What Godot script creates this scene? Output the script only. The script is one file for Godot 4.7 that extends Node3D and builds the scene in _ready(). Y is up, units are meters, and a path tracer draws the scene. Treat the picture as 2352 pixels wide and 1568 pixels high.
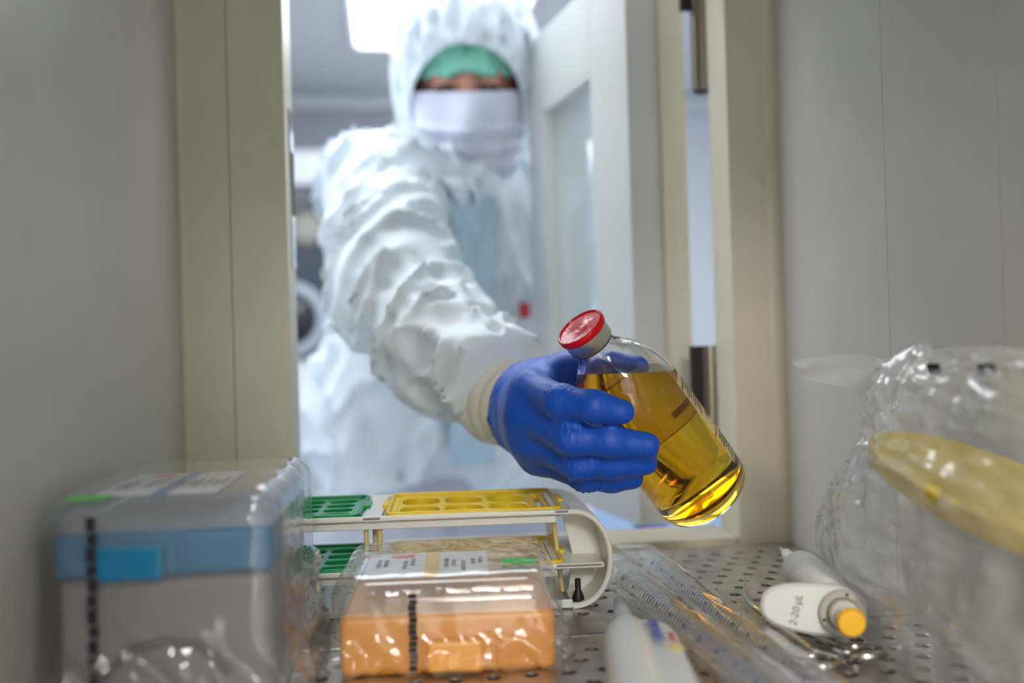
extends Node3D

# ---------------------------------------------------------------- geometry helper
class Geo:
	var v := PackedVector3Array()
	var n := PackedVector3Array()
	var t := PackedVector2Array()
	var c := PackedColorArray()
	var i := PackedInt32Array()

	func p(pos: Vector3, nor: Vector3, uv := Vector2.ZERO) -> int:
		v.append(pos)
		n.append(nor)
		t.append(uv)
		return v.size() - 1

	func tri(a: int, b: int, d: int) -> void:
		i.append(a)
		i.append(b)
		i.append(d)

	func quad(a: int, b: int, d: int, e: int) -> void:
		tri(a, b, d)
		tri(a, d, e)

	# a flat four-cornered face with its own corners
	func face(a: Vector3, b: Vector3, d: Vector3, e: Vector3, nor: Vector3) -> void:
		var k := p(a, nor, Vector2(0, 1))
		p(b, nor, Vector2(1, 1))
		p(d, nor, Vector2(1, 0))
		p(e, nor, Vector2(0, 0))
		quad(k, k + 1, k + 2, k + 3)

	func add(o: Geo, xf := Transform3D.IDENTITY) -> Geo:
		var k := v.size()
		var nb := xf.basis.inverse().transposed()
		for a in o.v.size():
			v.append(xf * o.v[a])
			n.append((nb * o.n[a]).normalized())
			t.append(o.t[a])
		for a in o.i:
			i.append(a + k)
		return self

	func into(m: ArrayMesh) -> ArrayMesh:
		var order := i.duplicate()
		for a in range(0, order.size(), 3):
			var p0 := v[order[a]]
			var fn := (v[order[a + 1]] - p0).cross(v[order[a + 2]] - p0)
			if fn.dot(n[order[a]] + n[order[a + 1]] + n[order[a + 2]]) > 0.0:
				var s := order[a + 1]
				order[a + 1] = order[a + 2]
				order[a + 2] = s
		var arr := []
		arr.resize(Mesh.ARRAY_MAX)
		arr[Mesh.ARRAY_VERTEX] = v
		arr[Mesh.ARRAY_NORMAL] = n
		arr[Mesh.ARRAY_TEX_UV] = t
		if c.size() == v.size():
			arr[Mesh.ARRAY_COLOR] = c
		arr[Mesh.ARRAY_INDEX] = order
		m.add_surface_from_arrays(Mesh.PRIMITIVE_TRIANGLES, arr)
		return m

	func mesh() -> ArrayMesh:
		return into(ArrayMesh.new())

# ---------------------------------------------------------------- shapes
func spread(h: float, r: float, seg: int, mid: int) -> PackedFloat32Array:
	var a := PackedFloat32Array()
	for k in seg:
		a.append(-h + r * (1.0 - cos(PI / 2 * k / seg)) * 1.0)
	var m := h - r
	for k in mid + 1:
		a.append(-m + 2.0 * m * k / mid)
	for k in range(seg - 1, -1, -1):
		a.append(h - r * (1.0 - cos(PI / 2 * k / seg)))
	return a

# a box with rounded edges, centred
func rbox(size: Vector3, r: float, seg := 3, mid := 1) -> Geo:
	var g := Geo.new()
	var h := size / 2
	r = minf(r, minf(h.x, minf(h.y, h.z)) * 0.999)
	for ax in 3:
		var b := (ax + 1) % 3
		var d := (ax + 2) % 3
		var us := spread(h[b], r, seg, mid)
		var vs := spread(h[d], r, seg, mid)
		for s in [-1.0, 1.0]:
			var k := g.v.size()
			for u in us:
				for w in vs:
					var q := Vector3.ZERO
					q[ax] = s * h[ax]
					q[b] = u
					q[d] = w
					var core := q.clamp(-h + Vector3.ONE * r, h - Vector3.ONE * r)
					var nn := (q - core).normalized()
					g.p(core + nn * r, nn, Vector2(u / h[b] * 0.5 + 0.5, w / h[d] * 0.5 + 0.5))
			var W := vs.size()
			for a in us.size() - 1:
				for e in W - 1:
					var o := k + a * W + e
					g.quad(o, o + 1, o + W + 1, o + W)
	return g

func at(pos: Vector3, turn := Vector3.ZERO) -> Transform3D:
	return Transform3D(Basis.from_euler(turn), pos)

func block(lo: Vector3, hi: Vector3, r := 0.001) -> Geo:
	return Geo.new().add(rbox(hi - lo, r, 2), at((lo + hi) / 2))

# y axis from a to b
func along(a: Vector3, b: Vector3) -> Transform3D:
	var y := (b - a).normalized()
	var x := y.cross(Vector3(0.13, 0.21, 0.97)).normalized()
	return Transform3D(Basis(x, y, x.cross(y)), a)

# a turned profile of (radius, height) round y
func lathe(prof: Array, seg := 48, from := 0.0, sweep := TAU, inward := false) -> Geo:
	var g := Geo.new()
	var closed := sweep > TAU - 0.01
	var cols := seg + 1
	for s in prof.size() - 1:
		var a: Vector2 = prof[s]
		var b: Vector2 = prof[s + 1]
		if a.distance_to(b) < 1e-7:
			continue
		var fn := Vector2(b.y - a.y, a.x - b.x).normalized()
		var na := fn
		var nb := fn
		if s > 0:
			var z: Vector2 = prof[s - 1]
			var f0 := Vector2(a.y - z.y, z.x - a.x).normalized()
			if f0.dot(fn) > 0.75:
				na = (f0 + fn).normalized()
		if s < prof.size() - 2:
			var z2: Vector2 = prof[s + 2]
			var f1 := Vector2(z2.y - b.y, b.x - z2.x).normalized()
			if f1.dot(fn) > 0.75:
				nb = (f1 + fn).normalized()
		if inward:
			na = -na
			nb = -nb
		var k := g.v.size()
		for e in cols:
			var th := from + sweep * e / seg
			var d := Vector3(sin(th), 0, cos(th))
			g.p(d * a.x + Vector3(0, a.y, 0), d * na.x + Vector3(0, na.y, 0), Vector2(float(e) / seg, 0))
			g.p(d * b.x + Vector3(0, b.y, 0), d * nb.x + Vector3(0, nb.y, 0), Vector2(float(e) / seg, 1))
		for e in seg:
			g.quad(k + 2 * e, k + 2 * e + 1, k + 2 * e + 3, k + 2 * e + 2)
	return g

# a round bar through points
func tube(pts: Array, rad, seg := 12, caps := true, loop := false) -> Geo:
	var g := Geo.new()
	var m := pts.size()
	var up := Vector3(0.0, 1.0, 0.0)
	var side := Vector3.ZERO
	for k in m:
		var a: Vector3 = pts[(k - 1 + m) % m] if loop else pts[maxi(k - 1, 0)]
		var b: Vector3 = pts[(k + 1) % m] if loop else pts[mini(k + 1, m - 1)]
		var dir := (b - a).normalized()
		if side == Vector3.ZERO:
			side = dir.cross(up if absf(dir.y) < 0.9 else Vector3.RIGHT).normalized()
		side = (side - dir * side.dot(dir)).normalized()
		var o := dir.cross(side)
		var r: float = rad[k] if rad is Array else rad
		for e in seg + 1:
			var th := TAU * e / seg
			var d := side * cos(th) + o * sin(th)
			g.p(pts[k] + d * r, d, Vector2(float(e) / seg, float(k) / (m - 1)))
	var rows := m if loop else m - 1
	for k in rows:
		for e in seg:
			var p0 := k * (seg + 1) + e
			var p1 := ((k + 1) % m) * (seg + 1) + e
			g.quad(p0, p0 + 1, p1 + 1, p1)
	if caps and not loop:
		for k in [0, m - 1]:
			var dir: Vector3 = (pts[0] - pts[1]).normalized() if k == 0 else (pts[m - 1] - pts[m - 2]).normalized()
			var o := g.p(pts[k], dir)
			for e in seg + 1:
				g.p(g.v[k * (seg + 1) + e], dir)
			for e in seg:
				g.tri(o, o + 1 + e, o + 2 + e)
	return g

# an outline in xy given depth along z, edges slightly rounded
func slab(poly: PackedVector2Array, z0: float, z1: float, bev := 0.0) -> Geo:
	var g := Geo.new()
	if Geometry2D.is_polygon_clockwise(poly):
		poly.reverse()
	var m := poly.size()
	var inner := PackedVector2Array()
	for k in m:
		var e0 := (poly[k] - poly[(k - 1 + m) % m]).normalized()
		var e1 := (poly[(k + 1) % m] - poly[k]).normalized()
		var nn := (Vector2(e0.y, -e0.x) + Vector2(e1.y, -e1.x)).normalized()
		inner.append(poly[k] - nn * bev)
	var tris := Geometry2D.triangulate_polygon(inner)
	for s in 2:
		var z := z0 if s == 0 else z1
		var nz := Vector3(0, 0, -1) if s == 0 else Vector3(0, 0, 1)
		var k := g.v.size()
		for q in inner:
			g.p(Vector3(q.x, q.y, z), nz)
		for a in range(0, tris.size(), 3):
			g.tri(k + tris[a], k + tris[a + 1], k + tris[a + 2])
	var s := signf(z1 - z0)
	for k in m:
		var a := poly[k]
		var b := poly[(k + 1) % m]
		var ia := inner[k]
		var ib := inner[(k + 1) % m]
		var e := (b - a).normalized()
		var nn := Vector3(e.y, -e.x, 0)
		g.face(Vector3(a.x, a.y, z0 + s * bev), Vector3(b.x, b.y, z0 + s * bev), Vector3(b.x, b.y, z1 - s * bev), Vector3(a.x, a.y, z1 - s * bev), nn)
		if bev > 0.0:
			g.face(Vector3(a.x, a.y, z0 + s * bev), Vector3(b.x, b.y, z0 + s * bev), Vector3(ib.x, ib.y, z0), Vector3(ia.x, ia.y, z0), (nn + Vector3(0, 0, -s)).normalized())
			g.face(Vector3(a.x, a.y, z1 - s * bev), Vector3(b.x, b.y, z1 - s * bev), Vector3(ib.x, ib.y, z1), Vector3(ia.x, ia.y, z1), (nn + Vector3(0, 0, s)).normalized())
	return g

# one cell of a pierced sheet in the xz plane: a four-cornered piece round a hole
func pierced(g: Geo, mid: Vector3, hx: Vector3, hz: Vector3, rx: float, rz: float, thick: float, bev := 0.0006, seg := 16, power := 2.0, under := true) -> void:
	var ex := hx.normalized()
	var ez := hz.normalized()
	var rings := [[], [], [], [], []]
	var outs := []
	for k in seg:
		var th := TAU * k / seg
		var cs := cos(th)
		var sn := sin(th)
		var s := 1.0 / maxf(absf(cs), absf(sn))
		var q := 1.0 / pow(pow(absf(cs), power) + pow(absf(sn), power), 1.0 / power)
		var o := ex * cs * rx * q + ez * sn * rz * q
		var dir := (ex * cs * rz + ez * sn * rx).normalized()
		outs.append(dir)
		rings[0].append(mid + hx * cs * s + hz * sn * s)
		rings[1].append(mid + o + dir * bev)
		rings[2].append(mid + o + Vector3(0, -bev, 0))
		rings[3].append(mid + o + Vector3(0, -thick, 0))
		rings[4].append(mid + hx * cs * s + hz * sn * s + Vector3(0, -thick, 0))
	for part in (4 if under else 3):
		var k := g.v.size()
		for e in seg:
			var d: Vector3 = outs[e]
			var nn := Vector3.UP
			if part == 1:
				nn = (Vector3.UP - d * 0.8).normalized()
			elif part == 2:
				nn = -d
			elif part == 3:
				nn = Vector3.DOWN
			g.p(rings[part][e], nn)
			g.p(rings[part + 1][e], nn)
		for e in seg:
			var f := (e + 1) % seg
			g.quad(k + 2 * e, k + 2 * e + 1, k + 2 * f + 1, k + 2 * f)

# ---------------------------------------------------------------- soft bodies: distance fields meshed as surface nets
func bone(a: Vector3, b: Vector3, ra: float, rb := -1.0) -> Array:
	var ab := b - a
	return [a, ab, 1.0 / maxf(ab.length_squared(), 1e-9), ra, (rb if rb >= 0.0 else ra) - ra]

func sd(q: Vector3, bones: Array, k: float) -> float:
	var m := 1e3
	for b in bones:
		var pa: Vector3 = q - b[0]
		var h := clampf(pa.dot(b[1]) * b[2], 0.0, 1.0)
		var d: float = (pa - b[1] * h).length() - b[3] - b[4] * h
		if d > m + k:
			continue
		var e := maxf(k - absf(d - m), 0.0) / k
		m = minf(m, d) - e * e * k * 0.25
	return m

func nets(f: Callable, lo: Vector3, hi: Vector3, cell: float, slack := 0.01) -> Geo:
	var B := 6
	var cnt := ((hi - lo) / (cell * B)).ceil()
	var NX := int(cnt.x) * B + 4
	var NY := int(cnt.y) * B + 4
	var g := Geo.new()
	var at_cell := {}
	var edges := PackedInt32Array()
	var reach := B * cell * 0.87 + slack
	var W := B + 1
	var val := PackedFloat32Array()
	val.resize(W * W * W)
	var offs := [0, 1, W, W + 1, W * W, W * W + 1, W * W + W, W * W + W + 1]
	var pairs := [0, 1, 2, 3, 4, 5, 6, 7, 0, 2, 1, 3, 4, 6, 5, 7, 0, 4, 1, 5, 2, 6, 3, 7]
	for bz in int(cnt.z):
		for by in int(cnt.y):
			for bx in int(cnt.x):
				var base := lo + Vector3(bx, by, bz) * B * cell
				var mid: float = f.call(base + Vector3.ONE * B * cell * 0.5)
				if absf(mid) > reach:
					continue
				var at_v := 0
				for z in W:
					for y in W:
						for x in W:
							val[at_v] = f.call(base + Vector3(x, y, z) * cell)
							at_v += 1
				for z in B:
					for y in B:
						for x in B:
							var o := x + y * W + z * W * W
							var inside := 0
							for k in 8:
								if val[o + offs[k]] < 0.0:
									inside += 1
							if inside == 0 or inside == 8:
								continue
							var sum := Vector3.ZERO
							var hits := 0
							for k in 12:
								var ca: int = pairs[2 * k]
								var cb: int = pairs[2 * k + 1]
								var va := val[o + offs[ca]]
								var vb := val[o + offs[cb]]
								if (va < 0.0) != (vb < 0.0):
									var h := va / (va - vb)
									var pa := Vector3(ca & 1, (ca >> 1) & 1, ca >> 2)
									var pb := Vector3(cb & 1, (cb >> 1) & 1, cb >> 2)
									sum += pa.lerp(pb, h)
									hits += 1
							var key := (bx * B + x + 1) + (by * B + y + 1) * NX + (bz * B + z + 1) * NX * NY
							at_cell[key] = g.p(base + (Vector3(x, y, z) + sum / hits) * cell, Vector3.ZERO)
							var v0 := val[o] < 0.0
							for ax in 3:
								if v0 != (val[o + offs[1 << ax]] < 0.0):
									edges.append(key)
									edges.append(ax)
									edges.append(1 if v0 else 0)
	var step := [1, NX, NX * NY]
	for e in range(0, edges.size(), 3):
		var key := edges[e]
		var ax := edges[e + 1]
		var s1: int = step[(ax + 1) % 3]
		var s2: int = step[(ax + 2) % 3]
		var a: int = at_cell.get(key, -1)
		var b: int = at_cell.get(key - s1, -1)
		var c: int = at_cell.get(key - s1 - s2, -1)
		var d: int = at_cell.get(key - s2, -1)
		if a < 0 or b < 0 or c < 0 or d < 0:
			continue
		if edges[e + 2] == 0:
			var sw := b
			b = d
			d = sw
		var fn := (g.v[b] - g.v[a]).cross(g.v[c] - g.v[a]) + (g.v[c] - g.v[a]).cross(g.v[d] - g.v[a])
		for k in [a, b, c, d]:
			g.n[k] += fn
		g.quad(a, b, c, d)
	for k in g.n.size():
		g.n[k] = g.n[k].normalized()
	return g

# evens out a netted surface: each point moves toward the middle of its neighbours
func relax(g: Geo, times: int, share: float) -> Geo:
	for it in times:
		var sum := PackedVector3Array()
		var cnt := PackedFloat32Array()
		sum.resize(g.v.size())
		cnt.resize(g.v.size())
		for a in range(0, g.i.size(), 3):
			var i0 := g.i[a]
			var i1 := g.i[a + 1]
			var i2 := g.i[a + 2]
			sum[i0] += g.v[i1] + g.v[i2]
			sum[i1] += g.v[i0] + g.v[i2]
			sum[i2] += g.v[i0] + g.v[i1]
			cnt[i0] += 2.0
			cnt[i1] += 2.0
			cnt[i2] += 2.0
		for k in g.v.size():
			if cnt[k] > 0.0:
				g.v[k] = g.v[k].lerp(sum[k] / cnt[k], share)
	return renormal(g)

func noise(seed_: int, freq: float, oct := 2) -> FastNoiseLite:
	var f := FastNoiseLite.new()
	f.seed = seed_
	f.frequency = freq
	f.noise_type = FastNoiseLite.TYPE_SIMPLEX_SMOOTH
	f.fractal_octaves = oct
	return f

# ---------------------------------------------------------------- nodes
var taken := {}

func numbered(called: String) -> String:
	if not taken.has(called):
		taken[called] = 0
		return called
	taken[called] += 1
	return "%s_%03d" % [called, taken[called]]

func thing(called: String, label: String, category: String, pos := Vector3.ZERO, turn := Vector3.ZERO, group := "") -> Node3D:
	var o := Node3D.new()
	o.name = numbered(called)
	add_child(o)
	o.position = pos
	o.rotation = turn
	tag(o, label, category, group)
	return o

func tag(o: Node, label: String, category: String, group := "") -> void:
	o.set_meta("label", label)
	o.set_meta("category", category)
	if group:
		o.set_meta("group", group)

func part(parent: Node, called: String, g, m: Material, label := "") -> MeshInstance3D:
	var o := MeshInstance3D.new()
	o.name = called
	o.mesh = g.mesh() if g is Geo else g
	o.material_override = m
	parent.add_child(o, true)
	if label:
		o.set_meta("label", label)
	return o

func struct(called: String, g, m: Material, label: String, category: String) -> MeshInstance3D:
	var o := part(self, numbered(called), g, m)
	tag(o, label, category)
	o.set_meta("kind", "structure")
	return o

func single(called: String, g, m: Material, label: String, category: String, group := "") -> MeshInstance3D:
	var o := part(self, numbered(called), g, m)
	tag(o, label, category, group)
	return o

func text(parent: Node, called: String, words: String, height: float, xf: Transform3D, m: Material, bold := false) -> void:
	var tm := TextMesh.new()
	var fnt := SystemFont.new()
	fnt.font_names = PackedStringArray(["Droid Sans"])
	if bold:
		fnt.font_weight = 700
	tm.font = fnt
	tm.text = words
	tm.font_size = 32
	tm.pixel_size = height / 24.0
	tm.depth = 0.0002
	var o := part(parent, called, tm, m)
	o.transform = xf

# ---------------------------------------------------------------- materials
func rgb(r: float, g: float, b: float) -> Color:
	return Color(r / 255.0, g / 255.0, b / 255.0)

func mat(col: Color, rough := 0.5, metal := 0.0) -> StandardMaterial3D:
	var m := StandardMaterial3D.new()
	m.albedo_color = col
	m.roughness = rough
	m.metallic = metal
	return m

func bumpy(m: StandardMaterial3D, seed_: int, freq: float, scale: float, depth: float, tint := 0.0, size := 256) -> StandardMaterial3D:
	var tx := NoiseTexture2D.new()
	tx.width = size
	tx.height = size
	tx.seamless = true
	tx.noise = noise(seed_, freq, 4)
	m.heightmap_enabled = true
	m.heightmap_texture = tx
	m.heightmap_scale = depth
	m.uv1_triplanar = true
	m.uv1_scale = Vector3.ONE * scale
	if tint > 0.0:
		var t2 := NoiseTexture2D.new()
		t2.width = size
		t2.height = size
		t2.seamless = true
		t2.noise = noise(seed_ + 7, freq * 0.6, 4)
		var ramp := Gradient.new()
		ramp.set_color(0, Color.WHITE * (1.0 - tint) + Color(0, 0, 0, tint))
		ramp.set_color(1, Color.WHITE)
		t2.color_ramp = ramp
		m.albedo_texture = t2
	return m

func film(alpha: float, rough: float, col := Color(0.95, 0.96, 0.97)) -> StandardMaterial3D:
	var m := mat(Color(col, alpha), rough)
	m.transparency = BaseMaterial3D.TRANSPARENCY_ALPHA
	m.cull_mode = BaseMaterial3D.CULL_DISABLED
	return m

func dielectric(col: Color, scale: float) -> StandardMaterial3D:
	var m := mat(Color(col, 0.0), 0.0)
	m.transparency = BaseMaterial3D.TRANSPARENCY_ALPHA
	m.refraction_enabled = true
	m.refraction_scale = scale
	return m

func glow(col: Color, energy: float) -> StandardMaterial3D:
	var m := mat(Color(0.9, 0.9, 0.9), 0.5)
	m.emission_enabled = true
	m.emission = col
	m.emission_energy_multiplier = energy
	return m

var M := {}

func materials() -> void:
	M.cream = bumpy(mat(rgb(220, 213, 192), 0.42), 3, 0.02, 3.0, 0.01, 0.03)
	M.cream_wall = bumpy(mat(rgb(204, 202, 193), 0.36), 4, 0.02, 3.0, 0.01, 0.03)
	M.door = mat(rgb(208, 210, 208), 0.35)
	M.steel = bumpy(mat(rgb(214, 206, 198), 0.36, 0.9), 5, 0.03, 9.0, 0.004, 0.16)
	M.chrome = mat(rgb(205, 200, 195), 0.13, 1.0)
	M.hinge = mat(rgb(150, 140, 128), 0.33, 1.0)
	M.hinge_dark = mat(rgb(38, 33, 30), 0.5, 0.5)
	M.white_metal = mat(rgb(214, 218, 224), 0.3)
	M.room_white = mat(rgb(222, 225, 230), 0.6)
	M.room_grey = mat(rgb(168, 172, 180), 0.6)
	M.ceiling = mat(rgb(224, 227, 232), 0.7)
	M.floor = mat(rgb(186, 191, 198), 0.35)
	M.dark_glass = mat(rgb(44, 54, 66), 0.15)
	M.blue_plastic = mat(rgb(156, 180, 208), 0.4)
	M.pane = film(0.10, 0.03, Color(0.80, 0.90, 0.86))
	M.fabric = bumpy(mat(rgb(221, 233, 242), 0.62), 11, 0.03, 10.0, 0.02)
	M.fabric.backlight_enabled = true
	M.fabric.backlight = Color(0.25, 0.30, 0.34)
	M.fabric_blue = bumpy(mat(rgb(188, 214, 230), 0.6), 12, 0.03, 10.0, 0.02)
	M.trousers = bumpy(mat(rgb(184, 188, 200), 0.65), 13, 0.03, 10.0, 0.02)
	M.knit = bumpy(mat(rgb(238, 232, 222), 0.9), 14, 0.09, 60.0, 0.03)
	M.nitrile = bumpy(mat(rgb(8, 82, 196), 0.5), 15, 0.05, 55.0, 0.006)
	M.nitrile.rim_enabled = true
	M.nitrile.rim = 0.2
	M.nitrile.rim_tint = 0.4
	M.skin = mat(rgb(196, 140, 120), 0.5)
	M.skin.subsurf_scatter_enabled = true
	M.skin.subsurf_scatter_strength = 0.15
	M.eye = mat(rgb(30, 22, 20), 0.2)
	M.brow = mat(rgb(52, 34, 28), 0.8)
	M.mask = bumpy(mat(rgb(216, 220, 238), 0.75), 16, 0.05, 20.0, 0.01)
	M.cap_green = bumpy(mat(rgb(130, 206, 184), 0.75), 17, 0.05, 20.0, 0.02)
	M.red_print = mat(rgb(196, 34, 44), 0.5)
	M.glass = dielectric(Color(0.985, 0.99, 0.985), 0.05)
	M.liquid = dielectric(rgb(255, 200, 26), 0.0119)
	M.liquid_top = dielectric(rgb(255, 200, 26), 0.034)
	M.red = mat(rgb(206, 16, 26), 0.2)
	M.red.metallic_specular = 0.32
	M.alu = mat(rgb(212, 208, 196), 0.3, 0.9)
	M.rubber = mat(rgb(72, 70, 66), 0.7)
	M.paper = mat(rgb(238, 236, 226), 0.7)
	M.bottle_label = film(0.5, 0.24, Color(0.92, 0.88, 0.70))
	M.paper.backlight_enabled = true
	M.paper.backlight = Color(0.8, 0.8, 0.76)
	M.rack_white = mat(rgb(232, 229, 222), 0.32)
	M.rack_white.subsurf_scatter_enabled = true
	M.rack_white.subsurf_scatter_strength = 0.1
	M.rack_base = mat(rgb(212, 226, 222), 0.35)
	M.green = mat(rgb(0, 142, 82), 0.3)
	M.yellow = mat(rgb(255, 220, 24), 0.4)
	M.yellow.backlight_enabled = true
	M.yellow.backlight = Color(0.6, 0.6, 0.6)
	M.post = mat(rgb(226, 206, 140), 0.3)
	M.black = mat(rgb(18, 18, 18), 0.5)
	M.ink = mat(rgb(30, 30, 40), 0.7)
	M.grey_ink = mat(rgb(120, 122, 130), 0.8)
	M.blue_ink = mat(rgb(44, 66, 160), 0.6)
	M.red_ink = mat(rgb(214, 70, 70), 0.6)
	M.pink_ink = mat(rgb(228, 130, 150), 0.7)
	M.stripe_blue = mat(rgb(96, 140, 190), 0.7)
	M.stripe_yellow = mat(rgb(240, 206, 110), 0.7)
	M.sticker = mat(rgb(70, 226, 50), 0.6)
	M.label_white = mat(rgb(226, 228, 234), 0.6)
	M.lid = film(0.16, 0.08)
	M.wrap = bumpy(film(0.075, 0.07), 21, 0.012, 6.0, 0.10)
	M.bag = bumpy(film(0.24, 0.12), 22, 0.008, 5.0, 0.06)
	M.tube_wrap = bumpy(film(0.06, 0.06), 23, 0.012, 5.0, 0.03)
	M.clear = film(0.22, 0.05)
	M.blue_box = mat(rgb(24, 106, 150), 0.35)
	M.grey_box = mat(rgb(122, 118, 120), 0.45)
	M.orange_box = mat(rgb(216, 142, 14), 0.4)
	M.amber_latch = mat(rgb(240, 160, 0), 0.3)
	M.pipette = mat(rgb(226, 228, 226), 0.32)
	M.pipette_ring = mat(rgb(186, 180, 172), 0.4)
	M.yellow_button = mat(rgb(246, 184, 6), 0.4)
	M.bag_yellow = mat(rgb(226, 196, 20), 0.4)
	M.bag_white = film(0.28, 0.2, Color(0.86, 0.83, 0.78))

# ---------------------------------------------------------------- the place
func lamp(lo: Vector3, hi: Vector3, energy: float, label: String, glow_energy: float, col := Color(0.98, 0.99, 1.0)) -> void:
	var t := thing("ceiling_light", label, "light", Vector3((lo.x + hi.x) / 2, lo.y, (lo.z + hi.z) / 2), Vector3.ZERO, "ceiling lights")
	var w := hi.x - lo.x
	var d := hi.z - lo.z
	part(t, "frame", Geo.new().add(rbox(Vector3(w + 0.05, 0.02, d + 0.05), 0.008), at(Vector3(0, -0.009, 0))), M.room_white)
	var poly := PackedVector2Array()
	for k in 32:
		var th := TAU * k / 32
		var q := Vector2(cos(th), sin(th))
		poly.append(Vector2(clampf(q.x * 99, -w / 2 + 0.03, w / 2 - 0.03), clampf(q.y * 99, -d / 2 + 0.03, d / 2 - 0.03)) + q * 0.03)
	var g := Geo.new().add(slab(poly, 0, 0.006), at(Vector3(0, -0.025, 0), Vector3(PI / 2, 0, 0)))
	part(t, "diffuser", g, glow(Color(0.94, 0.97, 1.0), glow_energy))
	var a := AreaLight3D.new()
	a.name = "glow"
	a.area_size = Vector2(w, d)
	a.light_energy = energy
	a.light_color = col
	a.shadow_enabled = true
	a.area_range = 12.0
	a.area_attenuation = 2.0
	t.add_child(a)
	a.position = Vector3(0, -0.034, 0)
	a.rotation = Vector3(-PI / 2, 0, 0)

func room() -> void:
	var x0 := -2.0
	var x1 := 2.4
	var z0 := -4.85
	var z1 := -0.975
	var top := 1.44
	var bot := -1.05
	struct("floor", block(Vector3(x0 - 0.1, bot - 0.1, z0 - 0.1), Vector3(x1 + 0.1, bot, z1)), M.floor, "grey-blue vinyl floor of the bright clean room", "floor")
	struct("ceiling", block(Vector3(x0 - 0.1, top, z0 - 0.1), Vector3(x1 + 0.1, top + 0.1, z1)), M.ceiling, "pale blue-grey ceiling of the clean room holding light panels", "ceiling")
	struct("wall_back", block(Vector3(x0, bot, z0 - 0.1), Vector3(x1, top, z0)), M.room_white, "white wall at the back of the clean room", "wall")
	struct("wall_left", block(Vector3(x0 - 0.1, bot, z0), Vector3(x0, top, z1)), M.room_white, "white side wall of the clean room beyond the round-port machine", "wall")
	struct("wall_right", block(Vector3(x1, bot, z0), Vector3(x1 + 0.1, top, z1)), M.room_white, "white side wall of the clean room behind the open door", "wall")
	struct("trim_1", block(Vector3(x0, top - 0.075, z0), Vector3(x1, top, z0 + 0.09), 0.03), M.room_white, "rounded white cove between clean room ceiling and back wall", "trim")
	# the wall the chamber is let into, with its opening
	var g := Geo.new()
	g.add(block(Vector3(x0, bot, -1.0), Vector3(-0.20, top, -0.94)))
	g.add(block(Vector3(0.385, bot, -1.0), Vector3(x1, top, -0.94)))
	g.add(block(Vector3(-0.20, 0.71, -1.0), Vector3(0.385, top, -0.94)))
	g.add(block(Vector3(-0.20, bot, -1.0), Vector3(0.385, -0.135, -0.94)))
	struct("wall_front", g, M.room_white, "white wall with the opening of the transfer chamber in it", "wall")
	lamp(Vector3(-0.10, top, -3.98), Vector3(0.52, top, -2.78), 1.15, "bright rectangular ceiling light panel above the hooded head", 2.6)
	lamp(Vector3(-1.1, top, -2.3), Vector3(-0.5, top, -1.1), 1.2, "ceiling light panel over the reaching arm shoulder", 2.6)
	lamp(Vector3(-0.25, top, -2.45), Vector3(0.35, top, -1.25), 0.85, "ceiling light panel straight above the person in coverall", 2.6)
	lamp(Vector3(0.9, top, -2.3), Vector3(1.5, top, -1.1), 0.65, "ceiling light panel beyond the open chamber door", 2.6)

	# equipment at the back wall
	var c := thing("laboratory_machine", "white laboratory machine with dark window and round porthole by back wall", "machine", Vector3(-0.62, bot, z0 + 0.02))
	part(c, "cabinet", Geo.new().add(rbox(Vector3(0.98, 1.62, 0.5), 0.02), at(Vector3(0, 0.81, 0.25))), M.room_white)
	part(c, "header_panel", Geo.new().add(rbox(Vector3(0.98, 0.15, 0.53), 0.015), at(Vector3(0, 2.045, 0.265))), M.room_white)
	part(c, "upper_back", Geo.new().add(rbox(Vector3(0.94, 0.38, 0.3), 0.01), at(Vector3(0, 1.79, 0.15))), M.dark_glass)
	part(c, "dark_window", Geo.new().add(rbox(Vector3(0.86, 0.74, 0.02), 0.008), at(Vector3(0, 1.595, 0.502))), M.dark_glass)
	var ringm := mat(rgb(176, 184, 196), 0.35)
	part(c, "porthole_ring", Geo.new().add(lathe([Vector2(0.115, -0.01), Vector2(0.115, 0.02), Vector2(0.125, 0.035), Vector2(0.145, 0.035), Vector2(0.16, 0.02), Vector2(0.16, -0.01)], 40), at(Vector3(0.20, 1.40, 0.515), Vector3(PI / 2, 0, 0))), ringm)
	part(c, "porthole_glass", Geo.new().add(lathe([Vector2(0.115, 0.0), Vector2(0.09, 0.012), Vector2(0.0, 0.02)], 40), at(Vector3(0.20, 1.40, 0.515), Vector3(PI / 2, 0, 0))), mat(rgb(30, 36, 44), 0.1))
	part(c, "control_knob", Geo.new().add(lathe([Vector2(0.07, 0.0), Vector2(0.07, 0.02), Vector2(0.05, 0.04), Vector2(0, 0.04)], 30), at(Vector3(0.28, 1.78, 0.512), Vector3(PI / 2, 0, 0))), mat(rgb(150, 146, 138), 0.5))
	part(c, "drawer", Geo.new().add(rbox(Vector3(0.9, 0.16, 0.02), 0.006), at(Vector3(0, 1.12, 0.505))), M.room_white)
	part(c, "lower_door", Geo.new().add(rbox(Vector3(0.9, 0.5, 0.02), 0.006), at(Vector3(0, 0.62, 0.505))), M.room_grey)
	# the grey panel above the machine
	single("wall_panel", block(Vector3(-1.6, 1.02, z0), Vector3(0.6, 1.34, z0 + 0.03), 0.005), M.room_grey, "wide grey panel on back wall under the ceiling cove", "panel")
	# low blue-fronted cupboard
	var b := thing("storage_cupboard", "low white cupboard with pale blue drawers behind the chamber door", "cupboard", Vector3(0.75, bot, -3.2))
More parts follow.
